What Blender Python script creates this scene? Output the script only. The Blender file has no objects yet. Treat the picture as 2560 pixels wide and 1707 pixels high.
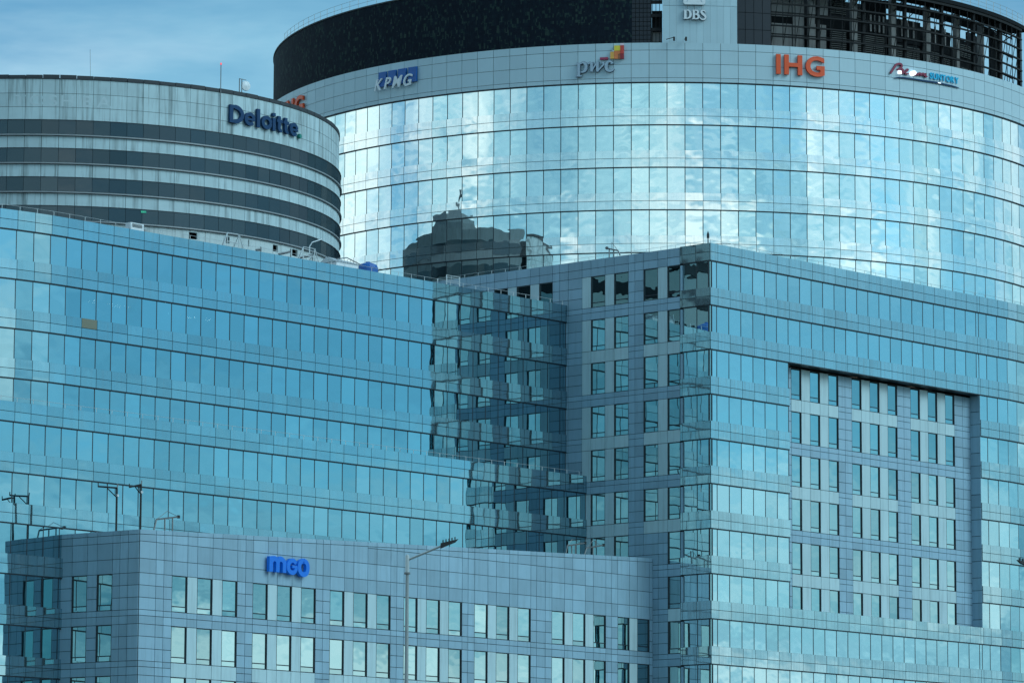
import bpy, math, random
from mathutils import Matrix, Vector
random.seed(11)
RAD = math.radians
scene = bpy.context.scene
C = scene.collection

# ---------------------------------------------------------------- camera
CAM = Vector((-285.685, -233.214, 1.7))
AZ, PITCH, ROLL = RAD(41.977), RAD(8.208), RAD(0.2325)
cam_data = bpy.data.cameras.new('camera')
cam_data.sensor_width = 36.0
cam_data.lens = 10442.5 / 2560 * 36
cam_data.clip_start, cam_data.clip_end = 1.0, 20000.0
cam = bpy.data.objects.new('camera', cam_data)
C.objects.link(cam)
cam.matrix_world = (Matrix.Translation(CAM) @ Matrix.Rotation(AZ - math.pi / 2, 4, 'Z')
                    @ Matrix.Rotation(math.pi / 2 + PITCH, 4, 'X') @ Matrix.Rotation(ROLL, 4, 'Z'))
scene.camera = cam
VIEW = Vector((math.cos(AZ) * math.cos(PITCH), math.sin(AZ) * math.cos(PITCH), math.sin(PITCH)))

# ---------------------------------------------------------------- world: Nishita sky with broken cloud
SUN_EL, SUN_AZ = RAD(36), RAD(-72)          # azimuth from +x, counter-clockwise
world = bpy.data.worlds.new('World')
scene.world = world
world.use_nodes = True
nt = world.node_tree
nt.nodes.clear()


def N(tree, typ, **kw):
    n = tree.nodes.new(typ)
    for k, v in kw.items():
        if k == 'inp':
            for kk, vv in v.items():
                n.inputs[kk].default_value = vv
        else:
            setattr(n, k, v)
    return n


def ramp(tree, stops, interp='LINEAR'):
    r = tree.nodes.new('ShaderNodeValToRGB')
    r.color_ramp.interpolation = interp
    el = r.color_ramp.elements
    while len(el) < len(stops):
        el.new(0.5)
    for e, (p, c) in zip(el, stops):
        e.position = p
        e.color = (c, c, c, 1) if not isinstance(c, tuple) else (*c, 1)
    return r


def math_node(tree, op, a, b=None, clamp=False):
    m = tree.nodes.new('ShaderNodeMath')
    m.operation = op
    m.use_clamp = clamp
    for i, v in enumerate((a, b)):
        if v is None:
            continue
        if isinstance(v, (int, float)):
            m.inputs[i].default_value = v
        else:
            tree.links.new(v, m.inputs[i])
    return m.outputs[0]


def mix_rgb(tree, fac, a, b, mode='MIX'):
    m = tree.nodes.new('ShaderNodeMix')
    m.data_type = 'RGBA'
    m.blend_type = mode
    for i, v in ((0, fac), (6, a), (7, b)):
        if isinstance(v, (int, float)):
            m.inputs[i].default_value = v
        elif isinstance(v, tuple):
            m.inputs[i].default_value = (*v, 1)
        else:
            tree.links.new(v, m.inputs[i])
    return m.outputs[2]


tc = N(nt, 'ShaderNodeTexCoord')
sky = N(nt, 'ShaderNodeTexSky', sky_type='NISHITA', sun_disc=False, sun_elevation=SUN_EL,
        sun_rotation=math.pi / 2 - SUN_AZ, altitude=200, air_density=1.0, dust_density=0.4, ozone_density=2.5)
tint = mix_rgb(nt, 1.0, sky.outputs[0], (0.48, 1.0, 1.10), 'MULTIPLY')
sep = N(nt, 'ShaderNodeSeparateXYZ')
nt.links.new(tc.outputs['Generated'], sep.inputs[0])
den = math_node(nt, 'ADD', math_node(nt, 'MAXIMUM', sep.outputs[2], 0.0), 0.11)
comb = N(nt, 'ShaderNodeCombineXYZ')
nt.links.new(math_node(nt, 'DIVIDE', sep.outputs[0], den), comb.inputs[0])
nt.links.new(math_node(nt, 'DIVIDE', sep.outputs[1], den), comb.inputs[1])
comb.inputs[2].default_value = 3.7


def sky_noise(scale, detail, rough, off, dist=0.0):
    mp = N(nt, 'ShaderNodeMapping')
    mp.inputs['Location'].default_value = off
    nt.links.new(comb.outputs[0], mp.inputs[0])
    n = N(nt, 'ShaderNodeTexNoise', inp={'Scale': scale, 'Detail': detail, 'Roughness': rough, 'Distortion': dist})
    nt.links.new(mp.outputs[0], n.inputs['Vector'])
    return n.outputs[0]


cover = math_node(nt, 'ADD', sky_noise(0.55, 8, 0.57, (1.4, 1.2, 0.0), 0.3),
                  math_node(nt, 'MULTIPLY', math_node(nt, 'SUBTRACT', 0.10, math_node(nt, 'MINIMUM', sep.outputs[2], 0.3)), 0.5))
mask = ramp(nt, [(0.31, 0.0), (0.43, 0.55), (0.58, 1.0)])
nt.links.new(cover, mask.inputs[0])
low = math_node(nt, 'MAXIMUM', math_node(nt, 'SUBTRACT', 0.105, sep.outputs[2]), -0.02)
tone = math_node(nt, 'ADD', sky_noise(0.8, 8, 0.56, (57.0, 49.8, 1.0), 0.3), math_node(nt, 'MULTIPLY', low, 1.2))
toner = ramp(nt, [(0.36, (1.8, 4.6, 6.2)), (0.48, (4.9, 8.5, 9.8)), (0.61, (12.0, 14.0, 14.0))])
nt.links.new(tone, toner.inputs[0])
col = mix_rgb(nt, mask.outputs[0], tint, toner.outputs[0])
bg = N(nt, 'ShaderNodeBackground', inp={'Strength': 0.11})
nt.links.new(col, bg.inputs[0])
wo = N(nt, 'ShaderNodeOutputWorld')
nt.links.new(bg.outputs[0], wo.inputs[0])

# ---------------------------------------------------------------- sun (thin overcast) and exposure
sun_data = bpy.data.lights.new('sun', 'SUN')
sun_data.energy = 1.5
sun_data.angle = RAD(30)
sun_data.color = (0.72, 0.95, 1.0)
sun = bpy.data.objects.new('sun', sun_data)
C.objects.link(sun)
sdir = Vector((math.cos(SUN_AZ) * math.cos(SUN_EL), math.sin(SUN_AZ) * math.cos(SUN_EL), math.sin(SUN_EL)))
sun.rotation_euler = (-sdir).to_track_quat('-Z', 'Y').to_euler()
vs = scene.view_settings
vs.view_transform = 'Standard'
vs.look = 'None'
vs.exposure = -0.08
vs.gamma = 1.0
vs.use_curve_mapping = False
scene.cycles.max_bounces = 8
scene.cycles.glossy_bounces = 5
scene.cycles.transparent_max_bounces = 6
scene.cycles.sample_clamp_indirect = 6.0
scene.cycles.filter_width = 1.5

# ---------------------------------------------------------------- materials
MATS = {}


def new_mat(name):
    m = bpy.data.materials.new(name)
    m.use_nodes = True
    m.node_tree.nodes.clear()
    out = m.node_tree.nodes.new('ShaderNodeOutputMaterial')
    MATS[name] = m
    return m, m.node_tree, out


def glass(name, tint, gloss, body, wave=0.0016, pillow=0.0008, transp=0.12, rough=0.0, vary=0.10, wscale=0.75, dirt=0.0):
    m, t, out = new_mat(name)
    geo = N(t, 'ShaderNodeNewGeometry')
    oi = N(t, 'ShaderNodeObjectInfo')
    tco = N(t, 'ShaderNodeTexCoord')
    mp = N(t, 'ShaderNodeMapping')
    mp.inputs['Scale'].default_value = (1.0, 1.0, 1.25)
    off = N(t, 'ShaderNodeCombineXYZ')
    for i in range(3):
        t.links.new(math_node(t, 'MULTIPLY', oi.outputs['Random'], 1.1 + i), off.inputs[i])
    t.links.new(geo.outputs['Position'], mp.inputs['Vector'])
    t.links.new(off.outputs[0], mp.inputs['Location'])
    nz = N(t, 'ShaderNodeTexNoise', inp={'Scale': wscale, 'Detail': 1.2, 'Roughness': 0.45})
    t.links.new(mp.outputs[0], nz.inputs['Vector'])
    sx = N(t, 'ShaderNodeSeparateXYZ')
    t.links.new(tco.outputs['UV'], sx.inputs[0])
    r2 = math_node(t, 'ADD', math_node(t, 'MULTIPLY', sx.outputs[0], sx.outputs[0]),
                   math_node(t, 'MULTIPLY', math_node(t, 'MULTIPLY', sx.outputs[1], sx.outputs[1]), 0.5))
    pil = math_node(t, 'MULTIPLY', math_node(t, 'MULTIPLY', r2, math_node(t, 'SUBTRACT', oi.outputs['Random'], 0.35)), pillow)
    hgt = math_node(t, 'ADD', math_node(t, 'MULTIPLY', nz.outputs[0], wave), pil)
    bp = N(t, 'ShaderNodeBump', inp={'Strength': 1.0, 'Distance': 1.0})
    t.links.new(hgt, bp.inputs['Height'])
    val = math_node(t, 'ADD', math_node(t, 'MULTIPLY', oi.outputs['Random'], vary), 1.0 - vary * 0.6)
    hs = N(t, 'ShaderNodeHueSaturation', inp={'Color': (*tint, 1)})
    t.links.new(val, hs.inputs['Value'])
    gl = N(t, 'ShaderNodeBsdfGlossy', inp={'Roughness': rough})
    t.links.new(hs.outputs[0], gl.inputs['Color'])
    t.links.new(bp.outputs[0], gl.inputs['Normal'])
    df = N(t, 'ShaderNodeBsdfDiffuse', inp={'Color': (*body, 1)})
    tr = N(t, 'ShaderNodeBsdfTransparent', inp={'Color': (0.75, 0.85, 0.88, 1)})
    m1 = N(t, 'ShaderNodeMixShader', inp={0: transp})
    t.links.new(df.outputs[0], m1.inputs[1])
    t.links.new(tr.outputs[0], m1.inputs[2])
    m2 = N(t, 'ShaderNodeMixShader', inp={0: gloss})
    t.links.new(m1.outputs[0], m2.inputs[1])
    t.links.new(gl.outputs[0], m2.inputs[2])
    last = m2.outputs[0]
    if dirt:
        dm_ = N(t, 'ShaderNodeMapping')
        dm_.inputs['Scale'].default_value = (3.4, 3.4, 0.14)
        t.links.new(geo.outputs['Position'], dm_.inputs[0])
        dn = N(t, 'ShaderNodeTexNoise', inp={'Scale': 1.0, 'Detail': 5, 'Roughness': 0.6})
        t.links.new(dm_.outputs[0], dn.inputs['Vector'])
        dr = ramp(t, [(0.44, 0.15), (0.72, 1.0)])
        t.links.new(dn.outputs[0], dr.inputs[0])
        dd = N(t, 'ShaderNodeBsdfDiffuse', inp={'Color': (0.20, 0.27, 0.30, 1)})
        m3 = N(t, 'ShaderNodeMixShader')
        t.links.new(math_node(t, 'MULTIPLY', dr.outputs[0], dirt), m3.inputs[0])
        t.links.new(last, m3.inputs[1])
        t.links.new(dd.outputs[0], m3.inputs[2])
        last = m3.outputs[0]
    t.links.new(last, out.inputs[0])
    return m


def cladding(name, col, rough=0.55, vary=0.12, streak=0.0, streak_col=(0.05, 0.06, 0.06), noise=0.10, spec=0.35, sscale=1.0):
    m, t, out = new_mat(name)
    geo = N(t, 'ShaderNodeNewGeometry')
    oi = N(t, 'ShaderNodeObjectInfo')
    n1 = N(t, 'ShaderNodeTexNoise', inp={'Scale': 0.55, 'Detail': 6, 'Roughness': 0.62})
    t.links.new(geo.outputs['Position'], n1.inputs['Vector'])
    v = math_node(t, 'ADD', math_node(t, 'MULTIPLY', oi.outputs['Random'], vary),
                  math_node(t, 'MULTIPLY', n1.outputs[0], noise * 2))
    v = math_node(t, 'ADD', v, 1.0 - vary * 0.5 - noise)
    hs = N(t, 'ShaderNodeHueSaturation', inp={'Color': (*col, 1)})
    t.links.new(v, hs.inputs['Value'])
    c = hs.outputs[0]
    if streak:
        mp = N(t, 'ShaderNodeMapping')
        mp.inputs['Scale'].default_value = (2.6 * sscale, 2.6 * sscale, 0.16 * sscale)
        t.links.new(geo.outputs['Position'], mp.inputs[0])
        n2 = N(t, 'ShaderNodeTexNoise', inp={'Scale': 1.0, 'Detail': 5, 'Roughness': 0.65})
        t.links.new(mp.outputs[0], n2.inputs['Vector'])
        rp = ramp(t, [(0.50, 0.0), (0.74, 1.0)])
        t.links.new(n2.outputs[0], rp.inputs[0])
        n3 = N(t, 'ShaderNodeTexNoise', inp={'Scale': 0.16, 'Detail': 2})
        t.links.new(geo.outputs['Position'], n3.inputs['Vector'])
        f = math_node(t, 'MULTIPLY', math_node(t, 'MULTIPLY', rp.outputs[0], n3.outputs[0]), streak * 1.8, True)
        c = mix_rgb(t, f, c, streak_col)
    pb = N(t, 'ShaderNodeBsdfPrincipled', inp={'Roughness': rough, 'Specular IOR Level': spec})
    t.links.new(c, pb.inputs['Base Color'])
    t.links.new(pb.outputs[0], out.inputs[0])
    return m


def plain(name, col, rough=0.5, metal=0.0, emit=None, estr=0.0):
    m, t, out = new_mat(name)
    n1 = N(t, 'ShaderNodeTexNoise', inp={'Scale': 2.3, 'Detail': 4})
    geo = N(t, 'ShaderNodeNewGeometry')
    t.links.new(geo.outputs['Position'], n1.inputs['Vector'])
    v = math_node(t, 'ADD', math_node(t, 'MULTIPLY', n1.outputs[0], 0.24), 0.88)
    hs = N(t, 'ShaderNodeHueSaturation', inp={'Color': (*col, 1)})
    t.links.new(v, hs.inputs['Value'])
    pb = N(t, 'ShaderNodeBsdfPrincipled', inp={'Roughness': rough, 'Metallic': metal})
    t.links.new(hs.outputs[0], pb.inputs['Base Color'])
    if emit:
        pb.inputs['Emission Color'].default_value = (*emit, 1)
        pb.inputs['Emission Strength'].default_value = estr
    t.links.new(pb.outputs[0], out.inputs[0])
    return m


def mosaic(name):
    m, t, out = new_mat(name)
    tco = N(t, 'ShaderNodeNewGeometry')
    cells = []
    for sc, zs in ((3.2, 3.2), (5.5, 2.4)):
        mp = N(t, 'ShaderNodeMapping')
        mp.inputs['Scale'].default_value = (sc, sc, zs)
        t.links.new(tco.outputs['Position'], mp.inputs[0])
        fl = N(t, 'ShaderNodeVectorMath', operation='FLOOR')
        t.links.new(mp.outputs[0], fl.inputs[0])
        wn = N(t, 'ShaderNodeTexWhiteNoise', noise_dimensions='3D')
        t.links.new(fl.outputs[0], wn.inputs['Vector'])
        cells.append(wn.outputs[0])
    big = N(t, 'ShaderNodeTexNoise', inp={'Scale': 0.5, 'Detail': 3})
    t.links.new(tco.outputs['Position'], big.inputs['Vector'])
    s = math_node(t, 'MULTIPLY', math_node(t, 'MULTIPLY', cells[0], cells[1]), math_node(t, 'MULTIPLY', big.outputs[0], 2.0))
    rp = ramp(t, [(0.0, (0.006, 0.010, 0.018)), (0.42, (0.008, 0.016, 0.026)), (0.55, (0.014, 0.032, 0.031)), (0.8, (0.026, 0.046, 0.043))])
    t.links.new(s, rp.inputs[0])
    pb = N(t, 'ShaderNodeBsdfPrincipled', inp={'Roughness': 0.75, 'Specular IOR Level': 0.12})
    t.links.new(rp.outputs[0], pb.inputs['Base Color'])
    t.links.new(pb.outputs[0], out.inputs[0])
    return m


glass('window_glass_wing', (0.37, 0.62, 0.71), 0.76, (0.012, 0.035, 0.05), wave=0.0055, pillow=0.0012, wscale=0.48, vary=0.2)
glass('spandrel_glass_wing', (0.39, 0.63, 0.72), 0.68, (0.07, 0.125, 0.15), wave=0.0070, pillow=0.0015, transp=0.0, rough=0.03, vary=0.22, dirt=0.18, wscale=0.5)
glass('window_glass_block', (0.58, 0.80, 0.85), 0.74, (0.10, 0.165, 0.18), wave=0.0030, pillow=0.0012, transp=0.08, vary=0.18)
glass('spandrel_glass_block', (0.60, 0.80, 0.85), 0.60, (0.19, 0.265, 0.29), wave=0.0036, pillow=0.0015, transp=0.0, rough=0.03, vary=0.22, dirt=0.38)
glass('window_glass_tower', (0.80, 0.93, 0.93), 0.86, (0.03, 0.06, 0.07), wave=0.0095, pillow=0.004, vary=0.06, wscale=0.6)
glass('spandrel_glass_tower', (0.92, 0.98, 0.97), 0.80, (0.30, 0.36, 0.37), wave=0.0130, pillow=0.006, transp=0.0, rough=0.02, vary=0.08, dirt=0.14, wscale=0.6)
glass('window_glass_stone', (0.40, 0.60, 0.64), 0.78, (0.012, 0.035, 0.045), wave=0.0036, pillow=0.002, vary=0.3)
glass('band_glass', (0.42, 0.52, 0.58), 0.13, (0.014, 0.025, 0.033), wave=0.006, transp=0.0, rough=0.12, vary=0.25)
glass('dark_office_glass', (0.35, 0.5, 0.55), 0.35, (0.02, 0.045, 0.055), rough=0.1, transp=0.0)
cladding('stone', (0.28, 0.44, 0.55), 0.42, 0.25, 0.40, (0.16, 0.25, 0.30), 0.12)
cladding('light_panel', (0.49, 0.66, 0.71), 0.45, 0.10, 0.45, (0.25, 0.34, 0.37), 0.08)
cladding('tower_panel', (0.46, 0.62, 0.69), 0.38, 0.10, 0.10, (0.25, 0.33, 0.36), 0.05)
cladding('pale_panel', (0.47, 0.61, 0.65), 0.7, 0.14, 0.95, (0.10, 0.135, 0.14), 0.16, 0.2, 0.62)
cladding('pale_wall', (0.54, 0.64, 0.66), 0.75, 0.05, 0.8, (0.16, 0.18, 0.17), 0.10, 0.2)
cladding('beige_panel', (0.20, 0.21, 0.16), 0.6)
cladding('concrete', (0.30, 0.30, 0.30), 0.9, 0.2, 0.6, (0.05, 0.05, 0.05), 0.3, 0.1)
cladding('dark_concrete', (0.014, 0.017, 0.020), 0.9, 0.2, 0.3, (0.01, 0.01, 0.01), 0.25, 0.1)
cladding('rear_shade_cladding', (0.20, 0.25, 0.27), 0.7, 0.1, 0.6, (0.09, 0.11, 0.12), 0.2, 0.2)  # pale building's far side; its shade is put into the darker colour
cladding('roof_felt', (0.16, 0.18, 0.19), 0.9, 0.0, 0.0)
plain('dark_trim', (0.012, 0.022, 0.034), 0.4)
plain('backing', (0.020, 0.030, 0.036), 0.7)
plain('interior', (0.010, 0.022, 0.030), 0.9)
plain('coping', (0.035, 0.045, 0.055), 0.7)
plain('sill_metal', (0.28, 0.31, 0.33), 0.45, 0.3)
plain('rail_metal', (0.62, 0.68, 0.70), 0.4, 0.3)
plain('grey_steel', (0.20, 0.22, 0.23), 0.45, 0.4)
plain('black_steel', (0.0035, 0.005, 0.007), 0.8)
plain('louvre_slat', (0.11, 0.12, 0.12), 0.6)
plain('navy_paint', (0.0, 0.042, 0.125), 0.75)
plain('teal_paint', (0.0, 0.22, 0.18), 0.4)
plain('blue_paint', (0.0, 0.10, 0.37), 0.4)
plain('lit_blue', (0.0, 0.16, 0.66), 0.5, 0, (0.0, 0.19, 1.0), 0.10)
plain('orange_paint', (0.80, 0.085, 0.012), 0.4)
plain('white_paint', (0.74, 0.80, 0.84), 0.4)
plain('grey_letter', (0.36, 0.46, 0.55), 0.35, 0.2)
plain('letter_return', (0.03, 0.06, 0.11), 0.5)
plain('cyan_paint', (0.0, 0.46, 0.74), 0.4)
plain('crimson_paint', (0.24, 0.010, 0.05), 0.45)
plain('yellow_tile', (0.80, 0.62, 0.05), 0.4)
plain('amber_tile', (0.78, 0.40, 0.08), 0.4)
plain('salmon_tile', (0.72, 0.20, 0.06), 0.4)
plain('brown_tile', (0.34, 0.10, 0.04), 0.4)
plain('red_tile', (0.62, 0.06, 0.04), 0.4)
plain('maroon_tile', (0.30, 0.02, 0.03), 0.4)
plain('pink_tile', (0.78, 0.62, 0.68), 0.4)
plain('rose_bar', (0.36, 0.03, 0.09), 0.4)
plain('lamp_glow', (0.9, 0.9, 0.85), 0.5, 0, (1.0, 0.95, 0.82), 60.0)
plain('sign_glow', (0.9, 0.9, 1.0), 0.5, 0, (0.92, 0.97, 1.0), 1.2)
plain('green_glow', (0.1, 0.5, 0.3), 0.5, 0, (0.05, 0.8, 0.45), 0.5)
plain('red_glow', (0.6, 0.05, 0.05), 0.5, 0, (1.0, 0.08, 0.1), 1.0)
plain('galvanised', (0.50, 0.56, 0.58), 0.45, 0.4)
plain('pole_grey', (0.32, 0.36, 0.37), 0.6, 0.2)
plain('lamp_black', (0.012, 0.014, 0.016), 0.5)
plain('tank_blue', (0.01, 0.12, 0.42), 0.4)
plain('ghost_letter', (0.49, 0.61, 0.65), 0.85)
mosaic('crown_mosaic')
MATS['dark_cell'] = plain('dark_cell', (0.012, 0.018, 0.028), 0.6)
gm, gt, go = new_mat('ground_mix')
gn = N(gt, 'ShaderNodeTexNoise', inp={'Scale': 0.02, 'Detail': 8})
ggeo = N(gt, 'ShaderNodeNewGeometry')
gt.links.new(ggeo.outputs['Position'], gn.inputs['Vector'])
gr = ramp(gt, [(0.35, (0.05, 0.055, 0.055)), (0.6, (0.045, 0.075, 0.035))])
gt.links.new(gn.outputs[0], gr.inputs[0])
gp = N(gt, 'ShaderNodeBsdfPrincipled', inp={'Roughness': 0.9})
gt.links.new(gr.outputs[0], gp.inputs['Base Color'])
gt.links.new(gp.outputs[0], go.inputs[0])


# ---------------------------------------------------------------- object helpers
def tag(o, label=None, cat=None, group=None, kind=None):
    if label:
        o['label'] = label
    if cat:
        o['category'] = cat
    if group:
        o['group'] = group
    if kind:
        o['kind'] = kind
    return o


ON_TOWER, ON_BANDED = [], []      # things standing on the two round towers, scaled about the camera together with them


def thing(name, label, cat, loc, group=None):
    o = bpy.data.objects.new(name, None)
    o.empty_display_size = 0.5
    C.objects.link(o)
    o.location = loc
    low = label.lower()
    if name == 'round_glass_tower' or 'round tower' in low or 'crown' in low:
        if name != 'round_banded_building' and 'glass wing' not in low:
            ON_TOWER.append(o)
    elif 'pale round building' in low or name == 'round_banded_building':
        ON_BANDED.append(o)
    return tag(o, label, cat, group)


def obj(name, me, parent=None, mats=(), mw=None):
    """mesh object whose vertices (or matrix mw) are in world space"""
    o = bpy.data.objects.new(name, me)
    C.objects.link(o)
    for m in mats:
        if MATS[m].name not in [x.name for x in me.materials if x]:
            me.materials.append(MATS[m])
    L = Matrix.Identity(4)
    if parent:
        o.parent = parent
        base = parent.get('_w', None)
        p = parent
        loc = Vector((0, 0, 0))
        while p:
            loc = loc + p.location
            p = p.parent
        L = Matrix.Translation(-loc)
    o.matrix_local = L @ (mw if mw is not None else Matrix.Identity(4))
    return o


class Path:
    """plan curve of a facade: u along it, outward side to the viewer; straight between ua and ub, bending inwards beyond"""

    def __init__(s, o, ang, ua=-1e9, ub=1e9, R=35.0):
        s.o, s.ang, s.ua, s.ub, s.R = Vector(o), ang, ua, ub, R

    def frame(s, u):
        if u > s.ub:
            a = (u - s.ub) / s.R
            l, d = (s.ub + s.R * math.sin(a), s.R * (1 - math.cos(a))), a
        elif u < s.ua:
            a = (s.ua - u) / s.R
            l, d = (s.ua - s.R * math.sin(a), s.R * (1 - math.cos(a))), -a
        else:
            l, d = (u, 0.0), 0.0
        c, sn = math.cos(s.ang), math.sin(s.ang)
        p = (s.o.x + c * l[0] - sn * l[1], s.o.y + sn * l[0] + c * l[1])
        return p, (math.cos(s.ang + d), math.sin(s.ang + d))

    def P(s, u, z, out=0.0):
        (px, py), (dx, dy) = s.frame(u)
        return Vector((px + dy * out, py - dx * out, z))

    def M(s, u, z, out=0.0):
        (px, py), (dx, dy) = s.frame(u)
        return Matrix(((dx, -dy, 0, px + dy * out), (dy, dx, 0, py - dx * out), (0, 0, 1, z), (0, 0, 0, 1)))


class Ring(Path):
    """circular plan; u is the angle in degrees from the side that faces the viewer"""

    def __init__(s, c, R, a0):
        s.c, s.R0, s.a0 = Vector(c), R, a0

    def frame(s, u):
        a = RAD(s.a0 + u)
        return (s.c.x + s.R0 * math.cos(a), s.c.y + s.R0 * math.sin(a)), (-math.sin(a), math.cos(a))


_box = {}
ARC_N = 8


def box_geo(w, h, t, arc=None):
    """panel: front at y = 0 towards the viewer, or bowed to radius arc; returns verts, faces, number of smooth front faces"""
    a, b = w / 2, h / 2
    if not arc:
        v = [(-a, 0, -b), (a, 0, -b), (a, 0, b), (-a, 0, b), (-a, t, -b), (a, t, -b), (a, t, b), (-a, t, b)]
        return v, [(0, 1, 2, 3), (5, 4, 7, 6), (4, 0, 3, 7), (1, 5, 6, 2), (3, 2, 6, 7), (4, 5, 1, 0)], 0
    v, f = [], []
    for i in range(ARC_N + 1):
        x = -a + w * i / ARC_N
        y = x * x / (2 * arc)
        v += [(x, y, -b), (x, y, b)]
    for i in range(ARC_N):
        k = 2 * i
        f.append((k, k + 2, k + 3, k + 1))
    n = len(v)
    y = a * a / (2 * arc)
    v += [(-a, y, -b), (a, y, -b), (a, y, b), (-a, y, b), (-a, y + t, -b), (a, y + t, -b), (a, y + t, b), (-a, y + t, b)]
    f += [tuple(n + i for i in q) for q in ((5, 4, 7, 6), (4, 0, 3, 7), (1, 5, 6, 2), (3, 2, 6, 7), (4, 5, 1, 0))]
    return v, f, ARC_N


def box_mesh(w, h, t, mat, arc=None):
    key = (round(w, 3), round(h, 3), round(t, 3), mat, arc)
    if key not in _box:
        me = bpy.data.meshes.new('panel')
        v, f, ns_ = box_geo(w, h, t, arc)
        me.from_pydata(v, [], f)
        uv = me.uv_layers.new(name='local')
        for lp in me.loops:
            uv.data[lp.index].uv = (v[lp.vertex_index][0], v[lp.vertex_index][2])
        for i in range(ns_):
            me.polygons[i].use_smooth = True
        me.materials.append(MATS[mat])
        _box[key] = me
    return _box[key]


PIECES = {}


def piece(root, name, mat, w, h, t, mw, arc=None):
    PIECES.setdefault((root.name, name), []).append((mat, w, h, t, mw, arc))


def pane_piece(root, name, mat, w, h, t, mw, tilt, arc=None):
    j = Matrix.Rotation(random.gauss(0, tilt), 4, 'X') @ Matrix.Rotation(random.gauss(0, tilt), 4, 'Z')
    piece(root, name, mat, w, h, t, mw @ j, arc)


def finish_pieces(limit=300):
    inv = cam.matrix_world.inverted()
    hx, hy = 1280 / 10442.5, 853 / 10442.5
    for (rn, name), L in PIECES.items():
        root = bpy.data.objects[rn]
        sc = []
        for i, (mat, w, h, t, mw, arc) in enumerate(L):
            p = inv @ mw.translation
            d = -p.z
            n = -(mw.to_3x3() @ Vector((0, 1, 0)))
            face = n.dot((CAM - mw.translation).normalized())
            s = w * h * max(face, 0.02) / d ** 2 * 1e6
            if abs(p.x / d) > hx * 1.02 or abs(p.y / d) > hy * 1.02:
                s *= 0.001
            sc.append((-s, i))
        sc.sort()
        solo = sc if len(sc) <= limit else sc[:limit]
        for _, i in solo:
            mat, w, h, t, mw, arc = L[i]
            obj(name, box_mesh(w, h, t, mat, arc), root, (), mw)
        rest = sc[len(solo):]
        if rest:
            J = Joined(root, name, kind='stuff')
            for _, i in rest:
                mat, w, h, t, mw, arc = L[i]
                J.raw_box(mw, w, h, t, mat, arc)
            J.build()


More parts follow.
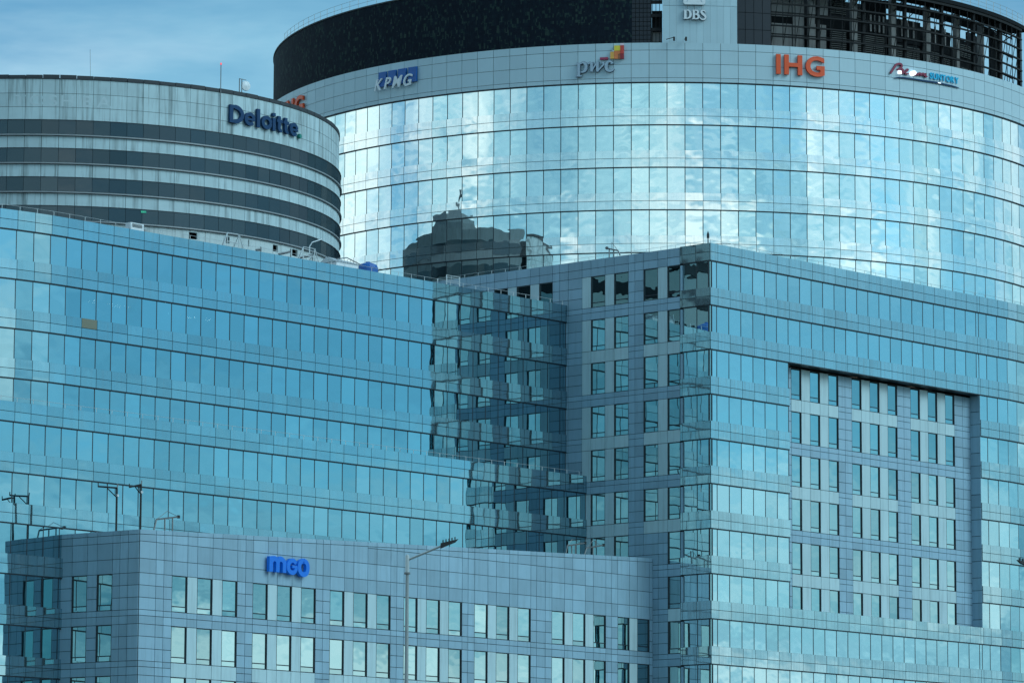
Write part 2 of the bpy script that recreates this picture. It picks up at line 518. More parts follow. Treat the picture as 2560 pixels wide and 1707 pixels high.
class Joined:
    def __init__(s, root, name, mat=None, kind=None):
        s.root, s.name, s.mat, s.kind = root, name, mat, kind
        s.v, s.f, s.mi, s.mats, s.uv, s.smooth = [], [], [], [], {}, set()

    def _m(s, mat):
        mat = mat or s.mat
        if mat not in s.mats:
            s.mats.append(mat)
        return s.mats.index(mat)

    def hexa(s, pts, mat=None):
        k = len(s.v)
        s.v += [tuple(p) for p in pts]
        fs = [(0, 1, 2, 3), (5, 4, 7, 6), (4, 0, 3, 7), (1, 5, 6, 2), (3, 2, 6, 7), (4, 5, 1, 0)]
        s.f += [tuple(k + i for i in f) for f in fs]
        s.mi += [s._m(mat)] * 6

    def raw_box(s, mw, w, h, t, mat=None, arc=None):
        v, f, ns_ = box_geo(w, h, t, arc)
        k = len(s.v)
        for i, p in enumerate(v):
            s.uv[k + i] = (p[0], p[2])
            s.v.append(tuple(mw @ Vector(p)))
        s.smooth.update(range(len(s.f), len(s.f) + ns_))
        s.f += [tuple(k + i for i in q) for q in f]
        s.mi += [s._m(mat)] * len(f)

    def slab(s, path, u0, u1, z0, z1, out, t, mat=None):
        s.hexa([path.P(u0, z0, out), path.P(u1, z0, out), path.P(u1, z1, out), path.P(u0, z1, out),
                path.P(u0, z0, out - t), path.P(u1, z0, out - t), path.P(u1, z1, out - t), path.P(u0, z1, out - t)], mat)

    def bar(s, p, q, r, mat=None, n=6, r2=None):
        p, q = Vector(p), Vector(q)
        d = (q - p).normalized()
        a = d.orthogonal().normalized()
        b = d.cross(a)
        k = len(s.v)
        r2 = r if r2 is None else r2
        for c, rr in ((p, r), (q, r2)):
            for i in range(n):
                t = 2 * math.pi * (i + 0.5) / n
                s.v.append(tuple(c + (a * math.cos(t) + b * math.sin(t)) * rr))
        for i in range(n):
            j = (i + 1) % n
            s.f.append((k + i, k + j, k + n + j, k + n + i))
            s.mi.append(s._m(mat))
        s.f.append(tuple(k + i for i in range(n))[::-1])
        s.f.append(tuple(k + n + i for i in range(n)))
        s.mi += [s._m(mat)] * 2

    def box(s, lo, hi, mat=None):
        (x0, y0, z0), (x1, y1, z1) = lo, hi
        s.hexa([(x0, y0, z0), (x1, y0, z0), (x1, y0, z1), (x0, y0, z1), (x0, y1, z0), (x1, y1, z0), (x1, y1, z1), (x0, y1, z1)], mat)

    def prism(s, poly, z0, z1, mat=None):
        k, n = len(s.v), len(poly)
        s.v += [(x, y, z0) for x, y in poly] + [(x, y, z1) for x, y in poly]
        for i in range(n):
            j = (i + 1) % n
            s.f.append((k + i, k + j, k + n + j, k + n + i))
        s.f.append(tuple(k + i for i in range(n))[::-1])
        s.f.append(tuple(k + n + i for i in range(n)))
        s.mi += [s._m(mat)] * (n + 2)

    def ribbon(s, path, pts, out, depth, mat=None, smooth=True):
        """stroke of varying width lying on the facade (u, z, width), bent along the path"""
        scale = RAD(1) * path.R0 if isinstance(path, Ring) else 1.0
        q = [Vector((u * scale, z, w)) for u, z, w in pts]
        if smooth and len(q) > 2:
            e = [q[0] * 2 - q[1]] + q + [q[-1] * 2 - q[-2]]
            r = []
            for i in range(1, len(e) - 2):
                for k in range(4):
                    t = k / 4
                    r.append(0.5 * ((2 * e[i]) + (e[i + 1] - e[i - 1]) * t + (2 * e[i - 1] - 5 * e[i] + 4 * e[i + 1] - e[i + 2]) * t * t
                                    + (3 * e[i] - e[i - 1] - 3 * e[i + 1] + e[i + 2]) * t ** 3))
            r.append(q[-1])
            q = r
        n = len(q)
        k = len(s.v)
        for i in range(n):
            a, b = q[max(i - 1, 0)], q[min(i + 1, n - 1)]
            t = Vector((b.x - a.x, b.y - a.y))
            t = t.normalized() if t.length > 1e-6 else Vector((1, 0))
            nx, nz = -t.y, t.x
            h = max(q[i].z, 0.02) / 2
            for sx in (1, -1):
                for o_ in (out + depth, out):
                    s.v.append(tuple(path.P((q[i].x + nx * h * sx) / scale, q[i].y + nz * h * sx, o_)))
        for i in range(n - 1):
            a = k + 4 * i
            b = a + 4
            s.f += [(a, b, b + 2, a + 2), (a + 1, a + 3, b + 3, b + 1), (a, a + 1, b + 1, b), (a + 2, b + 2, b + 3, a + 3)]
            s.mi += [s._m(mat)] * 4
        s.f += [(k, k + 2, k + 3, k + 1), (k + 4 * n - 4, k + 4 * n - 3, k + 4 * n - 1, k + 4 * n - 2)]
        s.mi += [s._m(mat)] * 2

    def build(s, label=None):
        me = bpy.data.meshes.new(s.name)
        base = Vector((0, 0, 0))
        p = s.root
        while p:
            base = base + p.location
            p = p.parent
        me.from_pydata([tuple(Vector(v) - base) for v in s.v], [], s.f)
        for m in s.mats:
            me.materials.append(MATS[m])
        me.polygons.foreach_set('material_index', s.mi)
        for i in s.smooth:
            me.polygons[i].use_smooth = True
        if s.uv:
            uv = me.uv_layers.new(name='local')
            for lp in me.loops:
                uv.data[lp.index].uv = s.uv.get(lp.vertex_index, (0, 0))
        me.update()
        o = bpy.data.objects.new(s.name, me)
        C.objects.link(o)
        o.parent = s.root
        if s.kind:
            o['kind'] = s.kind
        if label:
            o['label'] = label
        return o


def part(root, name, mat, fn, label=None, kind=None):
    j = Joined(root, name, mat, kind)
    fn(j)
    return j.build(label)


# glyphs for the lettering, from the built-in font
def make_glyphs(spec):
    tmp = []
    for key, (ch, bold, shear) in spec.items():
        cu = bpy.data.curves.new('glyph', 'FONT')
        cu.body, cu.size, cu.extrude, cu.offset, cu.shear, cu.resolution_u = ch, 1.0, 0.5, bold, shear, 5
        ob = bpy.data.objects.new('glyph', cu)
        C.objects.link(ob)
        tmp.append((key, ob, cu))
    dg = bpy.context.evaluated_depsgraph_get()
    dg.update()
    out = {}
    for key, ob, cu in tmp:
        me = ob.evaluated_get(dg).to_mesh()
        v = [tuple(x.co) for x in me.vertices]
        f = [tuple(p.vertices) for p in me.polygons]
        out[key] = (v, f)
        ob.evaluated_get(dg).to_mesh_clear()
        bpy.data.objects.remove(ob)
        bpy.data.curves.remove(cu)
    return out


STY = {'bold': (0.030, 0.0), 'heavy': (0.034, 0.0), 'round': (0.05, 0.0), 'ital': (0.014, 0.32), 'thin': (0.012, 0.0)}
need = {}
for sty, s_ in (('bold', 'IHG'), ('ital', 'KPMG'), ('bold', 'SUNTORY'), ('thin', 'TOSHIBA'), ('bold', 'EXIT')):
    for ch in s_:
        need[(sty, ch)] = (ch, *STY[sty])
GLY = make_glyphs(need)


def lettering(root, sty, text, path, u0, u1, zfun, H, out, depth, mat, gap=0.08, name='letter', special=None, equal=False):
    """one mesh per letter, bent along the facade; H is the cap height"""
    ref = GLY[(sty, text[0])][0]
    cap = max(v[1] for v in ref) - min(v[1] for v in ref)
    adv, x = [], 0.0
    for ch in text:
        v = GLY[(sty, ch)][0]
        a, b = min(p[0] for p in v), max(p[0] for p in v)
        adv.append((x, a))
        x += b - a + gap
    W = x - gap
    for ch, (x0, a) in zip(text, adv):
        v, f = GLY[(sty, ch)]
        lo, cp_ = 0.0, cap
        if equal:
            lo = min(p[1] for p in v)
            cp_ = max(p[1] for p in v) - lo
        me = bpy.data.meshes.new(name)
        pts = []
        for p in v:
            u = u0 + (x0 + p[0] - a) / W * (u1 - u0)
            pts.append(path.P(u, zfun(u) + (p[1] - lo) / cp_ * H, out + (p[2] + 0.5) * depth))
        me.from_pydata([tuple(p - root.location) for p in pts], [], f)
        mm = special.get(ch, mat) if special else mat
        me.materials.append(MATS[mm])
        o = bpy.data.objects.new(name, me)
        C.objects.link(o)
        o.parent = root


# ---------------------------------------------------------------- ground
gme = bpy.data.meshes.new('ground')
gme.from_pydata([(-6000, -6000, 0), (6000, -6000, 0), (6000, 6000, 0), (-6000, 6000, 0)], [], [(0, 1, 2, 3)])
gme.materials.append(MATS['ground_mix'])
gob = bpy.data.objects.new('ground', gme)
C.objects.link(gob)
tag(gob, kind='structure')


# ---------------------------------------------------------------- facade builders
def glass_facade(root, path, edges, heads, pitch, win, rows, gm_, sm, rev=0.17, parapet=True, skip=None, tilt=0.0015,
                 stilt=0.0013, trimmat='dark_trim', odd=None, gap=0.045, um=1.0, bottom_band=True, inner_from=None, arc=None, start=0.0):
    """rows: spandrel panel heights from the head line upwards; um: metres per unit of u"""
    skip = skip or (lambda u, k, kind: False)
    T = Joined(root, 'head_shade_trim', trimmat, 'stuff')  # dark line under each spandrel: soffit shade put into the colour
    Mu = Joined(root, 'mullion', trimmat, 'stuff')
    Bk = Joined(root, 'spandrel_backing', 'backing', 'stuff')
    In = Joined(root, 'interior_wall', 'interior', 'stuff')
    n = len(edges) - 1
    for i in range(n):
        u0, u1 = edges[i], edges[i + 1]
        uc, w = (u0 + u1) / 2, (u1 - u0) * um
        for k in range(-1 if parapet else 0, len(heads)):
            if k >= 0:
                h = heads[k]
                if not skip(uc, k, 'w'):
                    pane_piece(root, 'window_pane', gm_, w - 0.08, win - 0.05, 0.02,
                               path.M(uc, h - 0.05 - (win - 0.05) / 2, -rev), tilt, arc)
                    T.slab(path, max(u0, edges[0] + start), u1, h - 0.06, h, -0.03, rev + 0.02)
                    for ue in ((u0, u1) if (i == n - 1 or skip((edges[i + 1] + edges[min(i + 2, n)]) / 2, k, 'w')) else (u0,)):
                        hw = 0.042 / um
                        Mu.slab(path, ue - hw, ue + hw, h - win, h - 0.06, -rev + 0.012, 0.10)
                    if inner_from is None or u0 >= inner_from:
                        In.slab(path, u0, u1, h - win - 0.1, h + 0.1, -2.2, 0.1)
                base = h - pitch
                if k == len(heads) - 1 and not bottom_band:
                    continue
            else:
                base = heads[0]
            if skip(uc, k, 's'):
                continue
            z = base
            tot = sum(rows)
            for j, rh in enumerate(rows):
                mt = sm
                if odd and (i, k, j) in odd:
                    mt = odd[(i, k, j)]
                pane_piece(root, 'spandrel_panel', mt, w - gap, rh - gap, 0.04, path.M(uc, z + rh / 2, 0.0), stilt, arc)
                z += rh
            Bk.slab(path, max(u0, edges[0] + start), u1, base + 0.005, base + tot - 0.01, -0.05, 0.9)
    for j in (T, Mu, Bk, In):
        if j.v:
            j.build()


def stone_wall(root, path, cols, rows, top=None, rev=0.24, out=0.0, bandh=0.46, stone='stone', light='light_panel', gap=0.045,
               glassm='window_glass_stone', flip=False, ztransom=0.45):
    """cols: (u0, u1, kind); rows: (head, bottom, below, next_head, allowed window filter)"""
    Fr = Joined(root, 'window_frame_and_shade', 'dark_trim', 'stuff')
    Bk = Joined(root, 'wall_backing', 'backing', 'stuff')
    In = Joined(root, 'interior_wall', 'interior', 'stuff')

    def pan(name, mat, u0, u1, z0, z1, t=0.05):
        piece(root, name, mat, u1 - u0 - gap, z1 - z0 - gap, t, path.M((u0 + u1) / 2, (z0 + z1) / 2, out))

    for (u0, u1, kd0) in cols:
        for row in rows:
            h, zb, below, nx = row[:4]
            kd = kd0
            if len(row) > 4:
                kd = row[4]((u0 + u1) / 2, kd0)
                if kd is None:
                    continue
            if kd == 'w':
                o_ = out - rev
                w = u1 - u0
                uc = (u0 + u1) / 2
                zt = zb + ztransom
                pane_piece(root, 'window_pane', glassm, w - 0.10, h - zt - 0.07, 0.02, path.M(uc, (h + zt) / 2 - 0.01, o_), 0.0016)
                pane_piece(root, 'window_pane', glassm, w - 0.10, ztransom - 0.09, 0.02, path.M(uc, zb + ztransom / 2, o_), 0.0022)
                Fr.slab(path, u0, u1, zt - 0.035, zt + 0.035, o_ + 0.05, 0.08)
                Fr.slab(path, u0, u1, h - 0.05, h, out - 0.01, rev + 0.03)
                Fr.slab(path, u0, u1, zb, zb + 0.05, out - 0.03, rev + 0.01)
                Fr.slab(path, u0 - 0.01, u0 + 0.045, zb + 0.05, h - 0.05, out - 0.012, rev + 0.03)  # dark side liners: frame colour that also carries the shade of the reveal
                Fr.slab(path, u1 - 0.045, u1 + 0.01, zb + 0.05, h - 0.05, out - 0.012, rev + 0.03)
                In.slab(path, u0, u1, zb, h, out - 1.5, 0.1)
            elif kd == 'l':
                pan('light_panel', light, u0, u1, zb, h)
                Bk.slab(path, u0, u1, zb, h, out - 0.05, 0.5)
            else:
                n = 3
                for i in range(n):
                    pan('stone_panel', stone, u0, u1, zb + (h - zb) * i / n, zb + (h - zb) * (i + 1) / n)
                Bk.slab(path, u0, u1, zb, h, out - 0.05, 0.5)
            if below == 'light' and kd != 's':
                pan('light_panel', light, u0, u1, nx, zb)
            else:
                zm = zb - bandh
                pan('stone_panel', stone, u0, u1, zm, zb)
                pan('stone_panel', stone, u0, u1, nx, zm)
            Bk.slab(path, u0, u1, nx, zb, out - 0.05, 0.5)
        if top:
            for a, b in zip(top[:-1], top[1:]):
                pan('stone_panel', stone, u0, u1, a, b)
            Bk.slab(path, u0, u1, top[0], top[-1] - 0.01, out - 0.05, 0.5)
    for j in (Fr, Bk, In):
        if j.v:
            j.build()


# ================================================================ corner block: glass front, stone side
block = thing('corner_block', 'corner office block with striped glass front and grey stone side wall, at right', 'building', (20, 12, 0))
HB = [62.26 - 4 * k for k in range(10)]
edges_R = [0.0] + [1.06 + 1.72 * i for i in range(6)] + [11.36] + [1.06 + 1.72 * i for i in range(7, 24)] + [41.05] + [1.06 + 1.72 * i for i in range(24, 33)]
PR = Path((0, 0), 0.0, ub=44.5, R=32.0)


def skip_R(u, k, kind):
    inside = 11.3 < u < 41.06
    if kind == 'w':
        return inside and 2 <= k <= 7
    return inside and 2 <= k <= 6


ROWS_B = (0.77, 0.81)
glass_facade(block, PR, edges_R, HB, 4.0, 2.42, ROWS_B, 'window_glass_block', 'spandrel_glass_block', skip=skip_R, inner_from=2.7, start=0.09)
PS = Path((0, 0), -math.pi / 2)
glass_facade(block, PS, [-3.55, -3.3, -1.72, -0.06], HB, 4.0, 2.42, ROWS_B, 'window_glass_block', 'spandrel_glass_block',
             skip=lambda u, k, kind: kind == 'w' and u < -3.3, tilt=0.003, stilt=0.004, inner_from=99)
for h in HB:
    part(block, 'corner_post', 'stone', lambda j: j.box((0.03, 3.3, h - 2.42), (0.4, 3.53, h - 0.14)))
# stone side wall (u = -y)
ycols = [(3.55, 5.01, 'w'), (5.01, 6.13, 'l'), (6.13, 7.82, 'w'), (7.82, 8.85, 's'), (8.85, 9.62, 's'), (9.62, 11.32, 'w'),
         (11.32, 12.41, 'l'), (12.41, 14.11, 'w'), (14.11, 15.19, 'l'), (15.19, 16.87, 's'), (16.87, 17.93, 's'), (17.93, 18.79, 's'),
         (18.79, 20.45, 'w'), (20.45, 21.56, 'l'), (21.56, 23.24, 'w'), (23.24, 24.37, 'l'), (24.37, 26.06, 'w'), (26.06, 27.03, 's'),
         (27.03, 27.84, 's'), (27.84, 29.56, 's'), (29.56, 31.2, 's'), (31.2, 33.0, 's'), (33.0, 34.8, 's')]


def s_filter(k):
    def f(u, kd):
        y = -u
        if k >= 1 and y > 17.5:
            return None
        if k >= 6 and y > 14.8:
            return None
        if k >= 7 and y > 8.9:
            return None
        if k >= 6 and 5.0 < y < 9.7:
            return 's'
        return kd
    return f


rows_S = []
for k in range(10):
    h = 62.2 - 4 * k
    rows_S.append((h, h - 2.88, 'light' if k % 2 == 1 else 'band', h - 4, s_filter(k)))
stone_wall(block, PS, [(-b, -a, kd) for a, b, kd in ycols], rows_S, (62.2, 62.95, 63.78), rev=0.12)
# recessed stone bay in the glass front
PB = Path((0, 1.25), 0.0)
rc = [(11.0, 12.2, 's'), (12.2, 13.16, 's')]
for b in (13.16, 22.25, 31.4):
    x = b
    for i in range(3):
        rc.append((x, x + 1.5, 'w'))
        if i < 2:
            rc.append((x + 1.5, x + 2.78, 'l'))
        x += 2.78
    e = b + 2.78 * 2 + 1.5
    nb = {13.16: 22.25, 22.25: 31.4, 31.4: 41.1}[b]
    rc += [(e, (e + nb) / 2, 's'), ((e + nb) / 2, nb, 's')]
rows_B = []
for k in range(6):
    h = 54.05 - 4 * k
    rows_B.append((h, h - 2.88, 'light' if k % 2 == 0 else 'band', h - 4))
stone_wall(block, PB, rc, rows_B, None, rev=0.11)
part(block, 'recess_soffit', 'dark_trim', lambda j: j.box((11.2, 0.02, 54.2), (41.1, 1.6, 54.45)))
part(block, 'recess_ledge', 'stone', lambda j: j.box((11.2, 0.06, 31.6), (41.1, 1.2, 31.72)))
PRV = Path((41.0, 0), -math.pi / 2)
for k in range(6):
    z = 54.2 - 4 * k
    for a, b in ((0.0, -1.58), (-1.58, -2.8), (-2.8, -4.0)):
        piece(block, 'stone_panel', 'stone', 1.16, abs(b - a) - 0.05, 0.05, PRV.M(-0.66, z + (a + b) / 2, 0.0))
# solid mass behind the facades
part(block, 'core', 'backing', lambda j: (j.box((2.6, 2.9, 0), (60, 60, 62.9)), j.box((1.9, 2.9, 0), (2.59, 34, 62.9)),
                                          j.box((0.06, 0.06, 0), (46, 2.8, 20.9), 'stone')))
part(block, 'roof', 'roof_felt', lambda j: j.box((1.0, 1.0, 62.95), (52, 62, 63.2)))
part(block, 'parapet_back', 'stone', lambda j: (j.slab(PR, 0.2, 44.4, 62.4, 63.70, -0.3, 0.25), j.slab(PS, -34.8, -0.2, 62.4, 63.68, -0.3, 0.25),
                                                [j.slab(PR, 44.4 + i * 1.5, 45.9 + i * 1.5, 62.4, 63.70, -0.3, 0.25) for i in range(8)]))

# ================================================================ glass wing
wing = thing('glass_wing', 'long blue glass office wing stepping back above a terrace, at left', 'building', (-35, 20, 0))
PU = Path((0, 17.0), 0.0, ua=-61.3, R=34.0)
e_u = sorted([-0.02, -0.8] + [-0.8 - 1.685 * i for i in range(1, 44)])
HU = [58.28 - 4 * k for k in range(4)]
odd_i = min(range(len(e_u) - 1), key=lambda i: abs((e_u[i] + e_u[i + 1]) / 2 + 61.0))
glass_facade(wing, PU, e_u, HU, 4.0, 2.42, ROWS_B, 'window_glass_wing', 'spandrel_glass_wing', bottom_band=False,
             odd={(odd_i + 1, 1, 1): 'beige_panel'}, tilt=0.0013)
PL = Path((0, 14.56), 0.0, ua=-71.0, R=34.0)
e_l = sorted([-0.02, -1.27] + [-1.27 - 1.69 * i for i in range(1, 46)])
HL = [42.33 - 4 * k for k in range(8)]


def skip_L(u, k, kind):
    if u > -62.7:
        return k >= 3 or (k == 2 and (kind == 's' or u > -50))
    return False


glass_facade(wing, PL, e_l, HL, 4.0, 2.42, ROWS_B, 'window_glass_wing', 'spandrel_glass_wing', skip=skip_L, tilt=0.0013)
part(wing, 'core', 'backing', lambda j: (j.prism([(-0.3, 19.6), (-0.3, 44), (-88, 52), (-88, 30), (-72, 22), (-61, 19.6)], 0, 58.9),
                                         j.prism([(-0.3, 17.3), (-0.3, 19.5), (-74, 19.9), (-84, 25), (-84, 22), (-76, 17.6)], 0, 42.6),
                                         j.box((-62, 14.7, 0), (-0.2, 17.2, 32.0), 'stone')))
part(wing, 'roof', 'roof_felt', lambda j: j.prism([(-0.2, 17.6), (-0.2, 44), (-88, 52), (-88, 31), (-72, 21.0), (-61, 17.8)], 58.95, 59.2))
part(wing, 'terrace', 'roof_felt', lambda j: j.prism([(-0.2, 15.0), (-0.2, 17.0), (-62, 17.2), (-80, 23), (-80, 18), (-71, 15.1)], 42.7, 42.9))
part(wing, 'parapet_back', 'stone', lambda j: ([j.slab(PU, e_u[i], e_u[i + 1], 58.4, 59.72, -0.3, 0.2) for i in range(len(e_u) - 1)],
                                               [j.slab(PL, e_l[i], e_l[i + 1], 42.45, 43.76, -0.3, 0.2) for i in range(len(e_l) - 1)]))

# ================================================================ stone wing
stone = thing('stone_wing', 'low grey stone wing with rows of triple windows, at the bottom', 'building', (-31, 10, 0))
PM = Path((0, 6.73), 0.0)
mc = [(-62.5, -60.73, 's'), (-60.73, -59.88, 's'), (-59.88, -58.99, 's')]
for b in (-58.99, -50.05, -41.18, -32.38, -23.62, -13.66):
    x = b
    for i in range(3):
        mc.append((x, x + 1.68, 'w'))
        if i < 2:
            mc.append((x + 1.68, x + 2.76, 'l'))
        x += 2.76
    e = b + 2.76 * 2 + 1.68
    pil = {-58.99: (-50.88, -50.05), -50.05: (-42.02, -41.18), -41.18: (-33.24, -32.38), -32.38: (-24.44, -23.62),
           -23.62: (-15.66, -14.52, -13.66), -13.66: (-5.68, -4.85)}[b]
    for p in pil:
        mc.append((e, p, 's'))
        e = p
mc += [(-4.85, -3.25, 'w'), (-3.25, -2.15, 'l'), (-2.15, -0.49, 'w'), (-0.49, -0.02, 's')]
rows_M = []
for k in range(3):
    h = 30.42 - 4 * k
    rows_M.append((h, h - 2.88, 'light' if k % 2 == 1 else 'band', h - 4))
stone_wall(stone, PM, mc, rows_M, None, rev=0.11)


def zpar(u):
    return 33.44 + (u + 62.5) / 62.5 * 2.16


def wedge(root, path, u0, u1, za0, za1, zb0, zb1, mat='stone', t=0.05, name='stone_panel', g=0.022):
    j = Joined(root, name, mat)
    a, b = u0 + g, u1 - g
    q = [(a, za0 + g), (b, za1 + g), (b, zb1 - g), (a, zb0 - g)]
    j.hexa([path.P(u, z, 0) for u, z in q] + [path.P(u, z, -t) for u, z in q])
    j.build()


def parapet_panels(root, path, cols, levels, top_fn, cop):
    Bk = Joined(root, 'parapet_backing', 'backing')
    Cp = Joined(root, 'coping_joint', 'backing')
    for (u0, u1, kd) in cols:
        t0, t1 = top_fn(u0), top_fn(u1)
        lv = [z for z in levels if z < min(t0, t1) - 0.12]
        for a, b in zip(lv, lv[1:] + [None]):
            if b is None:
                wedge(root, path, u0, u1, a, a, t0, t1)
            else:
                wedge(root, path, u0, u1, a, a, b, b)
        wedge(root, path, u0, u1, t0, t1, t0 + cop, t1 + cop)
        Bk.slab(path, u0, u1, levels[0], min(t0, t1) + cop - 0.06, -0.05, 0.35)
    Bk.build()


parapet_panels(stone, PM, mc, [30.42, 31.55, 32.9, 34.2, 35.5], zpar, 0.38)
Fm, Bm = Vector((-62.55, 6.73)), Vector((-63.5, 14.5))
dm = Fm - Bm
PML = Path(Fm, math.atan2(dm.y, dm.x))
md = [0.0, 1.14, 1.98, 2.73, 4.32, 5.34, 6.91, 8.2]
mk = ['s', 's', 's', 'w', 's', 'w', 's']
mlc = [(-md[i + 1], -md[i] - (0.05 if i == 0 else 0), mk[i]) for i in range(7)]
rows_ML = [(30.42 - 4 * k, 30.42 - 4 * k - 2.88, 'band', 26.42 - 4 * k) for k in range(3)]
stone_wall(stone, PML, mlc, rows_ML, None, rev=0.11)
parapet_panels(stone, PML, mlc, [30.42, 31.55, 32.84], lambda u: 33.44, 0.38)
part(stone, 'core', 'backing', lambda j: (j.prism([(-61.0, 8.3), (-0.4, 8.3), (-0.4, 14.4), (-61.6, 14.4)], 0, 33.0),
                                          j.prism([(-62.4, 6.9), (-0.1, 6.9), (-0.1, 14.4), (-63.3, 14.4)], 0, 18.3, 'stone')))
part(stone, 'roof', 'roof_felt', lambda j: j.prism([(-62.2, 7.1), (-0.3, 7.1), (-0.3, 14.3), (-63.0, 14.3)], 33.05, 33.2))

# ================================================================ round glass tower
TC, TR, TA = (54.016, 51.235), 42.651, -140.059
tower = thing('round_glass_tower', 'tall round mirror glass tower with a dark drum crown, behind', 'building', (TC[0], TC[1], 0))
RT = Ring(TC, TR, TA)
DT = 360 / 153
TU = RAD(1) * TR
e_t = [1.1 + DT * i for i in range(-28, 31)]
HT = [85.04 - 4.2 * k for k in range(6)]
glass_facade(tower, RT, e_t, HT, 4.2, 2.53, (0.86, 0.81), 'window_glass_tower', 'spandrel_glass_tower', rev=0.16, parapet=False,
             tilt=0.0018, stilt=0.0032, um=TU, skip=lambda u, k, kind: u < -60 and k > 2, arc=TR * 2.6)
Bk = Joined(tower, 'parapet_backing', 'backing')
for i in range(-33, 30):
    u0, u1 = 1.1 + DT * i, 1.1 + DT * (i + 1)
    for a, b in ((85.06, 85.48), (85.48, 86.85), (86.85, 88.23), (88.23, 88.99)):
        piece(tower, 'parapet_panel', 'tower_panel', (u1 - u0) * TU - 0.04, b - a - 0.04, 0.05, RT.M((u0 + u1) / 2, (a + b) / 2, 0.03))
    Bk.slab(RT, u0, u1, 85.06, 88.96, -0.03, 0.5)
Bk.build()
part(tower, 'core', 'backing', lambda j: j.prism([(TC[0] + 38.5 * math.cos(2 * math.pi * i / 72), TC[1] + 38.5 * math.sin(2 * math.pi * i / 72)) for i in range(72)], 0, 88.0))
part(tower, 'rear_wall', 'tower_panel', lambda j: [j.slab(RT, a, a + 5, 0, 88.9, 0.0, 0.4) for a in range(72, 282, 5)])
# crown: dark mosaic drum on the left
RC = Ring(TC, 41.55, TA)
CU = RAD(1) * 41.55
Bk = Joined(tower, 'drum_backing', 'black_steel')
for i in range(-48, -2):
    u0, u1 = 1.1 + DT * i, 1.1 + DT * (i + 1)
    for z0, z1 in ((89.05, 91.2), (91.2, 93.4), (93.4, 95.65)):
        piece(tower, 'mosaic_panel', 'crown_mosaic', (u1 - u0) * CU - 0.008, z1 - z0 - 0.008, 0.06, RC.M((u0 + u1) / 2, (z0 + z1) / 2, 0.0))
    Bk.slab(RC, u0, u1, 88.95, 95.6, -0.05, 0.5)
    Bk.slab(RC, u0, u1, 95.66, 95.8, 0.08, 0.6, 'coping')
    Bk.slab(RC, u0, u1, 88.99, 89.12, 0.3, 0.4)
Bk.build()
part(tower, 'screen_mesh', 'dark_cell', lambda j: [j.slab(RC, -3.6 + 0.52 * i, -3.6 + 0.52 * i + 0.44, 89.1 + 0.45 * k, 89.1 + 0.45 * k + 0.39, 0.0, 0.05)
                                                   for i in range(5) for k in range(15)], kind='stuff')
part(tower, 'side_frame', 'black_steel', lambda j: (j.slab(RC, -3.6, -0.95, 89.0, 95.7, -0.06, 0.1),
                                                    [j.slab(RC, -1.0, 0.5, 89.0 + 1.4 * k, 89.3 + 1.4 * k, -0.02, 0.5) for k in range(5)],
                                                    j.slab(RC, -1.0, 0.5, 89.3, 90.6, -0.5, 0.1, 'concrete'), j.slab(RC, -0.95, 0.5, 90.6, 92.6, -0.9, 0.1),
                                                    [j.slab(RC, -0.9 + .5 * i, -0.82 + .5 * i, 89.0, 94.6, 0.0, 0.2) for i in range(3)]))
# pale sign panel of vertical strips
RPn = Ring(TC, 41.9, TA)
ns = 11
for i in range(ns):
    a, b = 0.55 + 10.05 * i / ns, 0.55 + 10.05 * (i + 1) / ns
    for z0, z1 in ((89.0, 92.86), (92.86, 97.2)):
        piece(tower, 'sign_board_strip', 'tower_panel', (b - a) * RAD(1) * 41.9 - 0.012, z1 - z0 - 0.03, 0.08, RPn.M((a + b) / 2, (z0 + z1) / 2, 0.0))
part(tower, 'sign_board_backing', 'backing', lambda j: [j.slab(RPn, 0.56 + i, 1.56 + i, 89.0, 97.1, -0.07, 0.6) for i in range(10)])
for i in range(4):
    a, b = 10.62 + 1.2 * i, 10.62 + 1.2 * (i + 1)
    for z0, z1 in ((89.05, 90.7), (90.7, 92.4), (92.4, 94.1), (94.1, 96.0)):
        piece(tower, 'dark_panel', 'dark_cell', (b - a) * CU - 0.05, z1 - z0 - 0.05, 0.06, RC.M((a + b) / 2, (z0 + z1) / 2, 0.0))
part(tower, 'dark_panel_backing', 'black_steel', lambda j: [j.slab(RC, 10.62 + 1.2 * i, 11.82 + 1.2 * i, 89.0, 96.0, -0.05, 0.4) for i in range(4)])
# open steel frame of the crown on the right
Rin = Ring(TC, 38.6, TA)


def lattice(j):
    a = 15.4
    for z in (89.06, 90.2, 91.3, 92.4, 93.5, 94.6, 95.6):
        for i in range(28):
            u0, u1 = a + 1.77 * i, a + 1.77 * (i + 1)
            hh = 0.14 if z in (89.06, 95.6) else 0.07
            j.slab(RC, u0, u1, z - hh, z + hh, 0.0, 0.22)
    for i in range(29):
        u = a + 1.77 * i
        j.bar(RC.P(u, 89.0, -0.1), RC.P(u, 95.7, -0.1), 0.05, n=4)
        j.bar(Rin.P(u + 0.5, 89.0, 1.6), RC.P(u + 1.6, 95.6, -0.5), 0.045, n=4)
        if i % 2 == 0:
            j.bar(RC.P(u, 95.6, -0.2), Rin.P(u + 0.6, 94.4, 0.1), 0.06, n=4)
    for z in (90.7, 92.9, 94.9):
        for i in range(24):
            j.slab(Rin, a + 2.1 * i, a + 2.1 * (i + 1), z - 0.06, z + 0.06, 1.7, 0.1)


